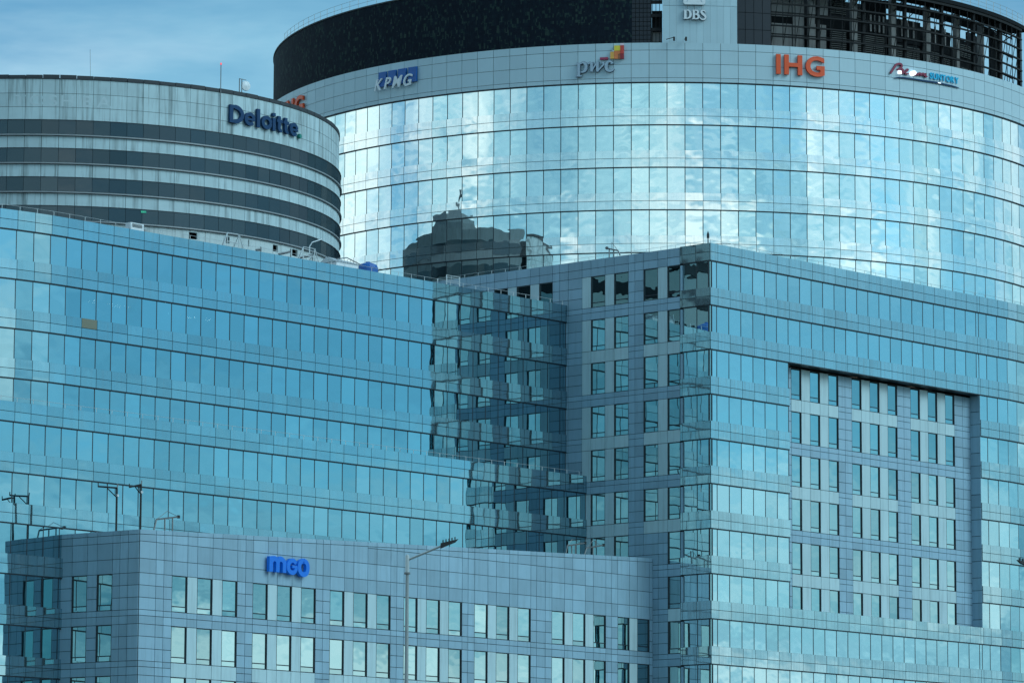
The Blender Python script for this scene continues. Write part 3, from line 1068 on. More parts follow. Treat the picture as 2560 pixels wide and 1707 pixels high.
part(tower, 'steel_lattice', 'black_steel', lattice, kind='stuff')
part(tower, 'crown_ring_beam', 'dark_concrete', lambda j: [j.slab(RC, 15.4 + 2 * i, 17.4 + 2 * i, 95.75, 96.15, 0.1, 2.6) for i in range(26)])
for i in range(8):
    u = 15.0 + 7.1 * i
    part(tower, 'column', 'concrete', lambda j: j.slab(Rin, u + 0.35, u + 1.25, 88.9, 95.8, 0.55, 0.5))
    part(tower, 'column', 'black_steel', lambda j: j.slab(RC, u + 0.15, u + 0.62, 88.95, 95.75, -0.25, 0.3))


def inner(u0, u1, z0, z1, mat, name='infill_wall', depth=0.0):
    n = max(1, int((u1 - u0) / 2))
    part(tower, name, mat, lambda j: [j.slab(Rin, u0 + (u1 - u0) * i / n, u0 + (u1 - u0) * (i + 1) / n, z0, z1, depth, 0.2) for i in range(n)])


def louvre(u0, u1, z0, z1):
    n = int((z1 - z0) / 0.2)

    def f(j):
        j.slab(Rin, u0, u1, z0, z1, -0.02, 0.1, 'dark_concrete')
        for i in range(n):
            z = z0 + (i + 0.25) * 0.2
            for (a, b) in ((u0, (u0 + u1) / 2), ((u0 + u1) / 2, u1)):
                j.slab(Rin, a, b, z, z + 0.075, 0.14, 0.12)
    part(tower, 'louvre_panel', 'louvre_slat', f)


inner(16.3, 20.0, 89.0, 92.2, 'concrete')
inner(20.2, 22.0, 89.0, 95.0, 'concrete')
inner(16.3, 20.0, 92.9, 95.5, 'concrete')
inner(23.6, 25.6, 89.0, 92.4, 'concrete')
inner(23.6, 25.9, 93.4, 95.6, 'concrete')
louvre(26.2, 28.9, 89.9, 92.0)
louvre(26.2, 28.9, 93.6, 95.5)
louvre(30.5, 35.8, 89.1, 92.1)
louvre(30.5, 32.4, 93.5, 94.6)
louvre(37.6, 42.9, 89.0, 91.6)
louvre(44.7, 50.0, 89.0, 91.4)
louvre(51.8, 57.0, 91.6, 93.1)
louvre(51.8, 57.0, 89.0, 90.8)
for (a, b, z0, z1) in ((16.3, 29.2, 92.2, 92.9), (30.4, 36.3, 92.2, 93.3), (32.6, 36.3, 93.3, 95.7), (37.4, 43.4, 91.7, 94.1), (44.5, 50.5, 91.5, 93.8),
                       (51.6, 57.8, 90.8, 91.6), (51.6, 57.6, 93.1, 93.4), (58.8, 64.8, 88.9, 90.4), (58.8, 60.4, 90.4, 95.6), (63.2, 68, 90.4, 95.6), (36.0, 66.0, 94.95, 95.75)):
    inner(a, b, z0, z1, 'dark_concrete', 'beam_wall', -0.06)


Rbk = Ring(TC, 36.0, TA)
for (a, b, zt) in ((14.5, 36.4, 95.7), (36.4, 50.6, 94.6), (50.6, 58.2, 93.3), (58.2, 63.4, 90.3), (63.4, 72.0, 95.8)):
    n = int((b - a) / 2) + 1
    part(tower, 'plant_room_wall', 'dark_concrete', lambda j: [j.slab(Rbk, a + (b - a) * i / n, a + (b - a) * (i + 1) / n, 88.4, zt, 0, 0.3) for i in range(n)])


def posts(j):
    for u in (33.2, 34.0, 34.8, 35.6, 38.0, 39.2, 40.4, 41.6, 45.2, 46.4, 47.6, 48.8):
        j.slab(Rin, u, u + 0.22, 92.3, 94.0, 0.12, 0.14)


part(tower, 'mullion_post', 'concrete', posts, kind='stuff')
# plant seen through the upper openings
part(tower, 'roof_plant', 'grey_steel', lambda j: (j.box((TC[0] - 4, TC[1] - 14, 88), (TC[0] + 6, TC[1] - 4, 93.2)),
                                                   j.box((TC[0] + 9, TC[1] - 24, 88), (TC[0] + 15, TC[1] - 16, 93.8)),
                                                   [j.bar((TC[0] - 6 + 3 * i, TC[1] - 20, 93), (TC[0] - 4 + 3 * i, TC[1] - 18, 96.2), 0.12, n=5) for i in range(6)]))
part(tower, 'roof', 'roof_felt', lambda j: j.prism([(TC[0] + 38.3 * math.cos(2 * math.pi * i / 72), TC[1] + 38.3 * math.sin(2 * math.pi * i / 72)) for i in range(72)], 88.05, 88.6))

# ================================================================ round pale building with dark window bands
DC, DR, DA = (100.86, 199.86), 39.23, -131.751
banded = thing('round_banded_building', 'round pale stained building with dark horizontal window bands, at left', 'building', (DC[0], DC[1], 0))
DD = 360 / 110


def ring_d(dr):
    return Ring(DC, DR + dr, DA)


RDt, RDw, RDg, RDs = ring_d(-0.25), ring_d(-0.08), ring_d(0.02), ring_d(0.22)
tops = [108.36, 104.6, 100.76, 96.96]
du = [-0.56 + DD * i for i in range(-6, 30)]
cp = Joined(banded, 'coping', 'coping')
sl = Joined(banded, 'sill_ledge', 'sill_metal', 'stuff')
bk = Joined(banded, 'wall_backing', 'backing')
for u0, u1 in zip(du[:-1], du[1:]):
    um = (u0 + u1) / 2
    w = (u1 - u0) * RAD(1) * DR
    for a, b in ((108.36, 110.13), (110.13, 111.97), (111.97, 113.89)):
        piece(banded, 'pale_panel', 'pale_panel', w - 0.06, b - a - 0.05, 0.06, RDt.M(um, (a + b) / 2, 0.0))
    bk.slab(RDt, u0, u1, 108.3, 114.0, -0.06, 0.5)
    dz = random.uniform(-0.04, 0.04)
    cp.slab(RDt, u0 + 0.06, u1 - 0.06, 113.9, 114.4 + dz, 0.12, 0.6)
    for k, z in enumerate(tops):
        pane_piece(banded, 'band_window', 'band_glass', w - 0.05, 1.82, 0.03, RDg.M(um, z - 0.94, 0.0), 0.006)
        zs = z - 1.87
        nx = tops[k + 1] if k < 3 else None
        sl.slab(RDs, u0, u1, zs - 0.2, zs - 0.04, 0.0, 0.5)
        bk.slab(RDg, u0, u1, zs - 0.1, z, -0.04, 0.4)
        bk.slab(RDs, u0, u1, zs - 0.26, zs - 0.2, -0.05, 0.4, 'dark_trim')
        bk.slab(RDg, u0, u1, z - 0.03, z + 0.05, 0.1, 0.2, 'dark_trim')
        if nx:
            zt = zs - 0.26
            piece(banded, 'pale_panel', 'pale_panel', w - 0.06, zt - nx - 0.07, 0.06, RDw.M(um, (zt + nx + 0.05) / 2, 0.0))
            bk.slab(RDw, u0, u1, nx, zt, -0.06, 0.4)
cp.build()
sl.build()
bk.build()


def low_wall(j):
    holes = [(25.68, 27.5), (34.1, 35.6), (39.7, 41.5), (46.7, 48.2), (53.0, 55.0)]
    cuts = sorted(set([-20.0] + [a for h in holes for a in h] + [float(x) for x in range(-15, 96, 5)]))
    for a, b in zip(cuts[:-1], cuts[1:]):
        if any(abs(a - h[0]) < 1e-6 for h in holes):
            j.slab(RDw, a, b, 92.0, 93.65, 0, 0.3)
            j.slab(RDw, a, b, 94.55, 94.9, 0, 0.3)
        else:
            j.slab(RDw, a, b, 92.0, 94.9, 0, 0.3)


part(banded, 'lower_wall', 'pale_wall', low_wall)
part(banded, 'core', 'interior', lambda j: j.prism([(DC[0] + 37.0 * math.cos(2 * math.pi * i / 72), DC[1] + 37.0 * math.sin(2 * math.pi * i / 72)) for i in range(72)], 0, 113.0))
part(banded, 'plant_room', 'rear_shade_cladding', lambda j: (j.prism([(DC[0] + 14 + 17 * math.cos(RAD(22.5 + 45 * i)), DC[1] + 6 + 17 * math.sin(RAD(22.5 + 45 * i))) for i in range(8)], 113.0, 116.6),
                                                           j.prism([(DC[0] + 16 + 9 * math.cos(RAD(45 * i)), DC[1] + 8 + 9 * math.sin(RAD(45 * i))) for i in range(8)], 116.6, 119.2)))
part(banded, 'plant_mast', 'grey_steel', lambda j: (j.bar((DC[0] + 22, DC[1] + 4, 119), (DC[0] + 22, DC[1] + 4, 123.6), 0.16), j.bar((DC[0] + 22, DC[1] + 5, 119), (DC[0] + 22, DC[1] + 5, 123.6), 0.16), j.bar((DC[0] + 22, DC[1] + 4.5, 122.4), (DC[0] + 22.6, DC[1] + 4.5, 122.4), 0.5, n=10)))
part(banded, 'rear_window_band', 'band_glass', lambda j: [j.slab(RDg, a, a + 5, 110.2 - 3.8 * k, 112.0 - 3.8 * k, 0.0, 0.2) for a in range(97, 337, 5) for k in range(9)], kind='stuff')
part(banded, 'rear_wall', 'rear_shade_cladding', lambda j: ([j.slab(RDw, a, a + 5, 0, 114.0, 0, 0.4) for a in range(97, 337, 5)],
                                                  [j.slab(RDw, a, a + 5, 0, 91.9, 0, 0.4, 'pale_wall') for a in range(-23, 96, 5)]))

# ================================================================ dark office tower out of frame, added for its dark reflection in the stone side wall
dark = thing('dark_office_tower', 'dark office tower out of view, mirrored in the top windows of the stone side wall', 'building', (-96, 105, 0))


def dark_body(j):
    z = 2.0
    while z < 84:
        j.prism([(-112, 82), (-80, 86), (-80, 128), (-112, 132)], z, z + 1.5, 'dark_concrete')
        j.prism([(-111.7, 82.3), (-80.3, 86.3), (-80.3, 127.7), (-111.7, 131.7)], z + 1.5, z + 4.0, 'dark_office_glass')
        z += 4.0
    j.prism([(-110, 86), (-83, 90), (-83, 124), (-110, 128)], z, z + 4, 'dark_concrete')


part(dark, 'body', 'dark_concrete', dark_body, kind='stuff')
part(dark, 'roof_mast', 'grey_steel', lambda j: (j.bar((-96, 100, 88), (-96, 100, 98), 0.25), j.bar((-96, 101.5, 88), (-96, 100.6, 97), 0.2)))

# ================================================================ lettering and emblems
zc = lambda z: (lambda u: z)
sg = thing('wall_sign', 'navy blue raised lettering with a green full stop on the pale round building', 'sign', tuple(RDt.P(45, 110, 0.1)))
NAVY = sg
part(sg, 'full_stop', 'teal_paint', lambda j: [j.slab(RDt, 54.9 - 0.42 * c, 54.9 + 0.42 * c, 110.22 + 0.3 * a, 110.22 + 0.3 * b, 0.5, 0.4) for a, b, c in ((-1, -.7, .6), (-.7, -.35, .88), (-.35, .35, 1), (.35, .7, .88), (.7, 1, .6))])
sg = thing('faded_sign', 'ghost marks of removed lettering on the pale round building', 'sign', tuple(RDt.P(0, 110, 0.1)))
lettering(sg, 'thin', 'TOSHIBA', RDt, -9.4, 9.5, zc(110.3), 1.45, 0.004, 0.006, 'ghost_letter', gap=0.16)
for (u0, u1, where) in ((15.55, 22.3, 'above the middle of the tower'), (-65.0, -58.3, 'half hidden behind the pale round building')):
    sg = thing('wall_sign', 'orange raised capital letters on the round tower parapet, ' + where, 'sign', tuple(RT.P((u0 + u1) / 2, 86, 0.1)))
    lettering(sg, 'bold', 'IHG', RT, u0, u1, zc(86.18), 1.98, 0.12, 0.22, 'orange_paint', gap=0.13)
sg = thing('wall_sign', 'pale slanted capitals over four blue squares on the round tower parapet', 'sign', tuple(RT.P(-38, 86, 0.1)))
for i in range(4):
    a = -40.85 + 1.78 * i
    part(sg, 'blue_square', 'blue_paint', lambda j: j.slab(RT, a, a + 1.36, 86.7, 88.2, 0.34, 0.22))
lettering(sg, 'ital', 'KPMG', RT, -41.45, -34.7, zc(86.36), 1.18, 0.36, 0.14, 'white_paint', gap=0.10)

PWC = [
 [[(-10.48, 87.08, .279), (-10.48, 85.78, .279)], [(-10.86, 85.77, .127), (-10.07, 85.74, .127)], [(-10.82, 86.94, .127), (-10.56, 87.06, .152)],
  [(-10.29, 86.95, .102), (-9.95, 87.08, .178), (-9.61, 86.95, .279), (-9.51, 86.64, .292), (-9.64, 86.29, .279), (-9.98, 86.14, .152), (-10.26, 86.13, .076)]],
 [[(-9.22, 86.94, .152), (-8.86, 87.11, .152)], [(-8.78, 87.11, .254), (-8.77, 86.14, .254)], [(-8.83, 86.16, .14), (-8.05, 87.09, .127)],
  [(-8.01, 87.1, .254), (-8.01, 86.12, .254)], [(-8.05, 86.14, .14), (-7.61, 86.49, .14), (-7.2, 86.84, .178), (-7.3, 87.07, .229)]],
 [[(-6.07, 86.87, .33), (-6.16, 87.05, .203), (-6.43, 87.12, .203), (-6.73, 87.01, .279), (-6.86, 86.65, .305), (-6.75, 86.32, .292), (-6.43, 86.17, .229), (-6.06, 86.22, .191), (-5.85, 86.41, .102)]]]
TILES = [('pink_tile', -5.01, -4.53, 88.69, 88.9), ('red_tile', -5.01, -4.53, 87.87, 88.67), ('maroon_tile', -5.01, -4.53, 87.34, 87.85), ('yellow_tile', -5.81, -5.03, 88.17, 88.68),
         ('salmon_tile', -5.81, -5.3, 87.36, 88.15), ('brown_tile', -5.28, -5.03, 87.35, 87.84), ('salmon_tile', -5.28, -5.03, 87.86, 88.14), ('amber_tile', -6.31, -5.83, 87.37, 88.07),
         ('white_paint', -6.02, -5.83, 88.09, 88.21), ('rose_bar', -7.68, -6.63, 87.31, 87.54)]


def stroke_letters(root, letters, path, out, depth, mat, name='letter', ret=0.0):
    for L in letters:
        j = Joined(root, name, mat)
        for i, st in enumerate(L):
            j.ribbon(path, st, out, depth + 0.004 * i)
            if ret:
                j.ribbon(path, [(u, z, w + ret) for u, z, w in st], out, depth - 0.05 + 0.004 * i, 'letter_return')
        j.build()


def arc_stroke(cx, cz, rx, rz, w, a0, a1, n=13):
    return [(cx + rx * math.cos(RAD(a0 + (a1 - a0) * i / (n - 1))), cz + rz * math.sin(RAD(a0 + (a1 - a0) * i / (n - 1))), w) for i in range(n)]


sg = thing('wall_sign', 'grey serif letters with an orange and yellow tile emblem on the round tower', 'sign', tuple(RT.P(-8, 86, 0.1)))
stroke_letters(sg, PWC, RT, 0.1, 0.24, 'grey_letter', ret=0.06)
for m_, a, b, z0, z1 in TILES:
    part(sg, 'emblem_tile' if m_ != 'rose_bar' else 'emblem_bar', m_, lambda j: j.slab(RT, a, b, z0, z1, 0.32, 0.22))

DBS = [
 [[(3.56, 92.32, .237), (3.56, 91.5, .237)], [(3.32, 91.49, .085), (3.84, 91.49, .085)], [(3.32, 92.32, .085), (3.84, 92.33, .085)],
  [(3.7, 92.33, .085), (4.06, 92.29, .152), (4.26, 91.96, .237), (4.13, 91.62, .186), (3.7, 91.49, .085)]],
 [[(4.69, 92.33, .22), (4.69, 91.48, .22)], [(4.46, 91.46, .085), (4.91, 91.47, .085)], [(4.51, 92.33, .085), (4.91, 92.34, .085)],
  [(4.82, 92.33, .085), (5.18, 92.28, .169), (5.25, 92.13, .203), (5.14, 91.97, .136), (4.82, 91.94, .085)],
  [(4.82, 91.93, .085), (5.22, 91.87, .186), (5.34, 91.69, .22), (5.18, 91.5, .152), (4.82, 91.47, .085)]],
 [[(6.3, 92.11, .085), (6.17, 92.26, .102), (5.9, 92.33, .136), (5.7, 92.22, .186), (5.81, 92.03, .22), (6.12, 91.83, .237), (6.28, 91.65, .186), (6.12, 91.46, .152), (5.85, 91.42, .136), (5.58, 91.52, .102), (5.56, 91.64, .068)]]]
sg = thing('wall_sign', 'white serif capitals below a rounded emblem on the pale crown panel', 'sign', tuple(RPn.P(5, 91, 0.1)))
stroke_letters(sg, DBS, RPn, 0.14, 0.2, 'white_paint', ret=0.05)


def emblem(j):
    z0, z1, a, b, r = 92.9, 95.1, 3.3, 6.25, 0.22
    s_ = RAD(1) * 41.9
    ring = []
    for cx, cz, st in ((b - r / s_, z1 - r, 0), (a + r / s_, z1 - r, 90), (a + r / s_, z0 + r, 180), (b - r / s_, z0 + r, 270)):
        for q in range(4):
            t = RAD(st + 30 * q)
            ring.append((cx + r / s_ * math.cos(t), cz + r * math.sin(t)))
    k = len(j.v)
    n = len(ring)
    j.v += [tuple(RPn.P(u, z, 0.34)) for u, z in ring] + [tuple(RPn.P(u, z, 0.1)) for u, z in ring]
    for i in range(n):
        q = (i + 1) % n
        j.f.append((k + i, k + n + i, k + n + q, k + q))
    j.f.append(tuple(k + i for i in range(n)))
    j.mi += [j._m(None)] * (n + 1)
    for u0, v0, u1, v1 in ((3.75, 93.15, 4.35, 93.95), (5.8, 93.15, 5.2, 93.95), (4.35, 94.05, 3.75, 94.85), (5.2, 94.05, 5.8, 94.85)):
        j.ribbon(RPn, [(u0, v0, 0.05), (u1, v1, 0.09)], 0.335, 0.012, 'grey_letter')


part(sg, 'emblem_plate', 'white_paint', emblem)
part(sg, 'bracket_wire', 'grey_steel', lambda j: [j.bar(RPn.P(u, 92.3, 0.15), RPn.P(u, 92.92, 0.15), 0.03, n=4) for u in (3.85, 4.8, 5.8)])

BEAM = [
 [[(32.39, 87.21, .2), (32.87, 87.69, .2), (33.32, 88.14, .2), (33.72, 88.28, .2), (34.17, 88.25, .2), (34.22, 88.02, .2), (33.82, 87.77, .2), (33.48, 87.68, .14)],
  [(33.82, 87.77, .18), (34.33, 87.78, .2), (34.47, 87.55, .2), (34.27, 87.3, .18)]],
 [[(34.6, 87.47, .17), (35.2, 87.72, .17), (35.25, 87.86, .17), (34.85, 87.62, .17), (34.9, 87.36, .17), (35.4, 87.42, .14)]],
 [[(36.41, 87.35, .15), (36.88, 87.53, .17), (37.0, 87.56, .15)]],
 [[(36.98, 87.36, .17), (37.12, 87.6, .17), (37.42, 87.62, .17), (37.48, 87.41, .17)], [(37.54, 87.42, .17), (37.72, 87.64, .17), (38.0, 87.64, .17), (38.02, 87.43, .17)],
  [(38.06, 87.44, .16), (38.36, 87.7, .17), (38.32, 87.38, .17), (38.65, 87.44, .12)]]]
sg = thing('wall_sign', 'crimson script and cyan capitals over a navy swoosh on the round tower', 'sign', tuple(RT.P(38, 87, 0.1)))
stroke_letters(sg, BEAM, RT, 0.1, 0.16, 'crimson_paint')
lettering(sg, 'bold', 'SUNTORY', RT, 39.2, 44.7, zc(87.31), 0.66, 0.1, 0.09, 'cyan_paint', gap=0.10)
part(sg, 'swoosh', 'navy_paint', lambda j: j.ribbon(RT, [(33.08, 86.8, .051), (34.09, 86.93, .12), (35.93, 86.97, .13), (37.71, 86.97, .14), (40.17, 87.0, .15), (42.09, 86.98, .13), (43.75, 86.95, .1), (44.7, 86.9, .034)], 0.1, 0.1))
part(sg, 'lit_tube', 'sign_glow', lambda j: j.ribbon(RT, [(33.62, 87.42, .30), (34.1, 87.42, .32)], 0.12, 0.22))
part(sg, 'lit_tube', 'sign_glow', lambda j: j.ribbon(RT, [(35.71, 87.49, .17), (35.95, 87.65, .17), (36.3, 87.70, .17), (36.5, 87.58, .17), (36.23, 87.4, .17), (35.88, 87.32, .17), (35.71, 87.49, .17)], 0.12, 0.22))
part(sg, 'lit_tube', 'sign_glow', lambda j: j.ribbon(RT, [(40.6, 86.99, .07), (41.1, 86.99, .07)], 0.12, 0.12))
zb_, xh = 109.98, 1.80


def small_e(c, r):
    return [arc_stroke(c, zb_ + xh / 2, r, xh / 2 - 0.24, 0.50, 8, 318), [(c - r, zb_ + xh * 0.47, 0.30), (c + r + 0.25, zb_ + xh * 0.47, 0.30)]]


def small_t(c):
    return [[(c, 112.15, 0.56), (c, 110.7, 0.56), (c + 0.08, 110.4, 0.52), (c + 0.45, 110.2, 0.44), (c + 0.8, 110.22, 0.40)], [(c - 0.75, 111.5, 0.42), (c + 0.95, 111.5, 0.42)]]


NAVY_LETTERS = [[[(34.75, zb_, 0.56), (34.75, zb_ + 2.42, 0.56)], [(34.4, zb_ + 0.22, 0.44), (35.6, zb_ + 0.22, 0.44)], [(34.4, zb_ + 2.20, 0.44), (35.6, zb_ + 2.20, 0.44)],
                 arc_stroke(35.5, zb_ + 1.21, 1.95, 0.98, 0.56, 88, -88)],
                small_e(39.45, 1.05), [[(41.7, zb_, 0.56), (41.7, zb_ + 2.5, 0.56)]],
                [arc_stroke(44.05, zb_ + xh / 2, 1.1, xh / 2 - 0.24, 0.52, 0, 360, 19)],
                [[(46.15, zb_, 0.56), (46.15, zb_ + 1.75, 0.56)], [(46.15, zb_ + 1.98, 0.56), (46.15, zb_ + 2.42, 0.56)]],
                small_t(47.75), small_t(49.85), small_e(52.65, 1.1)]
stroke_letters(NAVY, NAVY_LETTERS, RDt, 0.12, 0.36, 'navy_paint')
sg = thing('wall_sign', 'bright blue rounded letters on the parapet of the low stone wing', 'sign', tuple(PM.P(-46, 31, 0.1)))
MGO = [[[(-48.45, 31.42, .42), (-48.45, 32.66, .42)], [(-48.45, 32.25, .40), (-48.1, 32.52, .40), (-47.72, 32.3, .40), (-47.7, 31.95, .40), (-47.7, 31.42, .40)],
        [(-47.72, 32.25, .40), (-47.4, 32.52, .40), (-46.98, 32.3, .40), (-46.95, 31.95, .40), (-46.95, 31.42, .40)]],
       [[(-45.62, 32.25, .30), (-45.85, 32.46, .34), (-46.2, 32.44, .36), (-46.48, 32.1, .38), (-46.42, 31.7, .38), (-46.1, 31.5, .36), (-45.78, 31.55, .34), (-45.6, 31.8, .32), (-45.62, 32.0, .30)], [(-46.05, 31.98, .22), (-45.48, 31.98, .22)]],
       [[(-44.72, 32.56, .38), (-45.1, 32.38, .38), (-45.22, 32.0, .38), (-45.08, 31.58, .38), (-44.72, 31.42, .38), (-44.36, 31.58, .38), (-44.24, 32.0, .38), (-44.36, 32.38, .38), (-44.72, 32.56, .38)]]]
stroke_letters(sg, MGO, PM, 0.16, 0.3, 'lit_blue')
sg = thing('exit_sign', 'small green exit sign in a dark window band of the pale round building', 'sign', tuple(RDg.P(16, 96.5, 0.1)))
part(sg, 'sign_plate', 'teal_paint', lambda j: j.slab(RDg, 15.5, 16.65, 96.5, 96.82, 0.1, 0.05))
lettering(sg, 'bold', 'EXIT', RDg, 15.65, 16.5, zc(96.55), 0.22, 0.11, 0.012, 'green_glow', gap=0.1)


# ================================================================ railings
def railing(label, path, us, z, hgt, mat='rail_metal', out=-0.12, r=0.03, mids=(1.0,), ring=1):
    ra = thing('roof_railing', label, 'railing', tuple(path.P(us[len(us) // 2], z, out)))
    for u in us:
        part(ra, 'post', mat, lambda j: j.bar(path.P(u, z, out), path.P(u, z + hgt, out), r, n=4))
    for m in mids:
        part(ra, 'rail', mat, lambda j: [j.bar(path.P(a, z + hgt * m - 0.02, out), path.P(b, z + hgt * m - 0.02, out), r * 0.5, n=4) for a, b in zip(us[:-1], us[1:])])
    return ra


railing('low white post railing along the roof edge of the blue glass wing', PU, [e + 0.25 for e in e_u[1:-1]], 59.80, 0.42, out=-0.1)
railing('low white post railing along the terrace edge of the blue glass wing', PL, [e + 0.3 for e in e_l[1:-1]], 43.84, 0.42, out=-0.1)
railing('thin metal railing along the roof edge of the striped glass front', PR, [0.3 + 1.75 * i for i in range(30)], 63.80, 0.36, 'galvanised', -0.25, 0.025)
railing('thin pale railing along the roof edge of the grey stone side wall', PS, [-33.5 + 1.72 * i for i in range(20)], 63.72, 0.40, 'rail_metal', -0.25, 0.025)
railing('curved two-rail railing on top of the dark drum crown', RC, [-74 + 2.0 * i for i in range(20)], 95.8, 1.1, 'galvanised', -0.4, 0.035, (1.0, 0.55))
railing('curved railing above the open steel crown at the right', RC, [38 + 2.0 * i for i in range(15)], 96.15, 1.2, 'galvanised', -0.2, 0.035, (1.0, 0.66, 0.33))


# ================================================================ rooftop things
def aframe(label, x0, x1, x2, x3, zb, zt, y):
    t = thing('roof_access_frame', label, 'frame', ((x0 + x3) / 2, y, zb), 'access frames on the glass wing roof')
    for a, b in (((x0, y, zb), (x1, y, zt)), ((x3, y, zb), (x2, y, zt)), ((x1, y + 0.03, zb), (x1, y + 0.03, zt)), ((x2, y + 0.03, zb), (x2, y + 0.03, zt))):
        part(t, 'leg', 'rail_metal', lambda j: j.bar(a, b, 0.04))
    for zz in (1.0, 0.62, 0.28):
        z = zb + (zt - zb) * zz
        part(t, 'rail', 'rail_metal', lambda j: j.bar((x1, y + 0.06, z), (x2, y + 0.06, z), 0.03))
    part(t, 'brace', 'rail_metal', lambda j: (j.bar((x1, y, zt), (x1, y + 1.2, zb), 0.035), j.bar((x2, y, zt), (x2, y + 1.2, zb), 0.035)))


aframe('white A-shaped access frame nearer the left on the glass wing roof', -43.7, -42.92, -41.55, -40.68, 59.2, 61.14, 17.6)
aframe('white A-shaped access frame nearer the tower on the glass wing roof', -34.67, -33.81, -32.41, -31.65, 59.2, 61.07, 17.6)
t = thing('bent_pipe', 'thin bent vent pipe rising from the glass wing roof', 'pipe', (-28.64, 22, 59.2))
part(t, 'pipe', 'rail_metal', lambda j: (j.bar((-28.64, 22, 59.2), (-28.64, 22, 62.21), 0.05), j.bar((-28.64, 22, 62.21), (-28.33, 22, 62.63), 0.05), j.bar((-28.33, 22, 62.63), (-27.13, 22, 63.07), 0.05)))
part(t, 'flange', 'grey_steel', lambda j: j.bar((-28.64, 22, 59.2), (-28.64, 22, 59.35), 0.15, n=10))
t = thing('roof_shed', 'small white rooftop plant shed with pipes along its ridge', 'shed', (-21.8, 25, 59.2))
part(t, 'wall', 'white_paint', lambda j: j.box((-23.2, 24, 59.2), (-20.3, 26, 61.8)))
part(t, 'roof', 'rail_metal', lambda j: j.hexa([(-23.3, 23.9, 61.82), (-20.2, 23.9, 61.82), (-20.2, 25, 62.2), (-23.3, 25, 62.3), (-23.3, 26.1, 61.82), (-20.2, 26.1, 61.82), (-20.2, 25.2, 62.2), (-23.3, 25.2, 62.3)]))
part(t, 'ridge_pipe', 'grey_steel', lambda j: (j.bar((-23.2, 24, 62.0), (-21.9, 24, 62.3), 0.05), j.bar((-21.9, 24, 62.3), (-20.2, 24, 61.9), 0.05), [j.bar((-23 + .4 * i, 24, 61.8), (-23 + .4 * i, 24, 62.15), 0.02, n=4) for i in range(7)]))
t = thing('water_tank', 'round blue water tank on the glass wing roof edge', 'tank', (-23.3, 20, 59.2))


def tank(j):
    prof = [(0.86, 59.2), (0.9, 59.5), (0.9, 60.75), (0.8, 61.0), (0.5, 61.15), (0.22, 61.2), (0.22, 61.3), (0.0, 61.31)]
    n = 20
    k = len(j.v)
    for r, z in prof:
        for i in range(n):
            a = 2 * math.pi * i / n
            j.v.append((-23.3 + r * math.cos(a), 20 + r * math.sin(a), z))
    for p in range(len(prof) - 1):
        for i in range(n):
            q = (i + 1) % n
            j.f.append((k + p * n + i, k + p * n + q, k + (p + 1) * n + q, k + (p + 1) * n + i))
            j.mi.append(j._m(None))


part(t, 'shell', 'tank_blue', tank)
part(t, 'hoop', 'navy_paint', lambda j: [j.bar((-23.3 + .92 * math.cos(a * .314), 20 + .92 * math.sin(a * .314), 60.2), (-23.3 + .92 * math.cos((a + 1) * .314), 20 + .92 * math.sin((a + 1) * .314), 60.2), 0.03, n=4) for a in range(20)])
t = thing('cable_box', 'long white ventilation box on the glass wing roof at the left', 'box', (-52.6, 18.5, 59.2))
part(t, 'housing', 'white_paint', lambda j: j.box((-53.4, 18.3, 59.2), (-51.9, 18.9, 60.72)))
part(t, 'vent_grille', 'lamp_black', lambda j: [j.box((-53.2, 18.28, 60.35 + .08 * i), (-52.1, 18.299, 60.39 + .08 * i)) for i in range(4)])
part(t, 'side_duct', 'grey_steel', lambda j: j.box((-51.88, 18.4, 59.2), (-51.5, 18.8, 60.35)))
for lab, x0, z0, x1, z1 in (('dark davit beam on the glass wing roof left of the second access frame', -34.4, 60.6, -32.97, 61.0), ('dark davit beam on the glass wing roof inside the second access frame', -31.87, 60.6, -30.29, 61.03),
                            ('short dark davit stub on the glass wing roof right of the first access frame', -37.17, 60.62, -36.6, 60.72)):
    t = thing('davit_beam', lab, 'beam', (x1, 20, 59.2))
    part(t, 'beam', 'grey_steel', lambda j: j.bar((x0, 20, z0), (x1, 20, z1), 0.1, n=4))
    part(t, 'post', 'grey_steel', lambda j: j.bar((x1, 20, 59.2), (x1, 20, z1 + 0.25), 0.06))
t = thing('ladder_gate', 'white rail gate where the glass wing roof meets the stone wall', 'gate', (-14.8, 17.6, 59.3))
for x in (-15.67, -13.97):
    part(t, 'post', 'rail_metal', lambda j: j.bar((x, 17.6, 59.2), (x, 17.6, 60.85), 0.05))
for zz in (60.82, 60.62, 60.42, 60.22):
    part(t, 'rail', 'rail_metal', lambda j: j.bar((-15.67, 17.62, zz), (-13.97, 17.62, zz), 0.025))


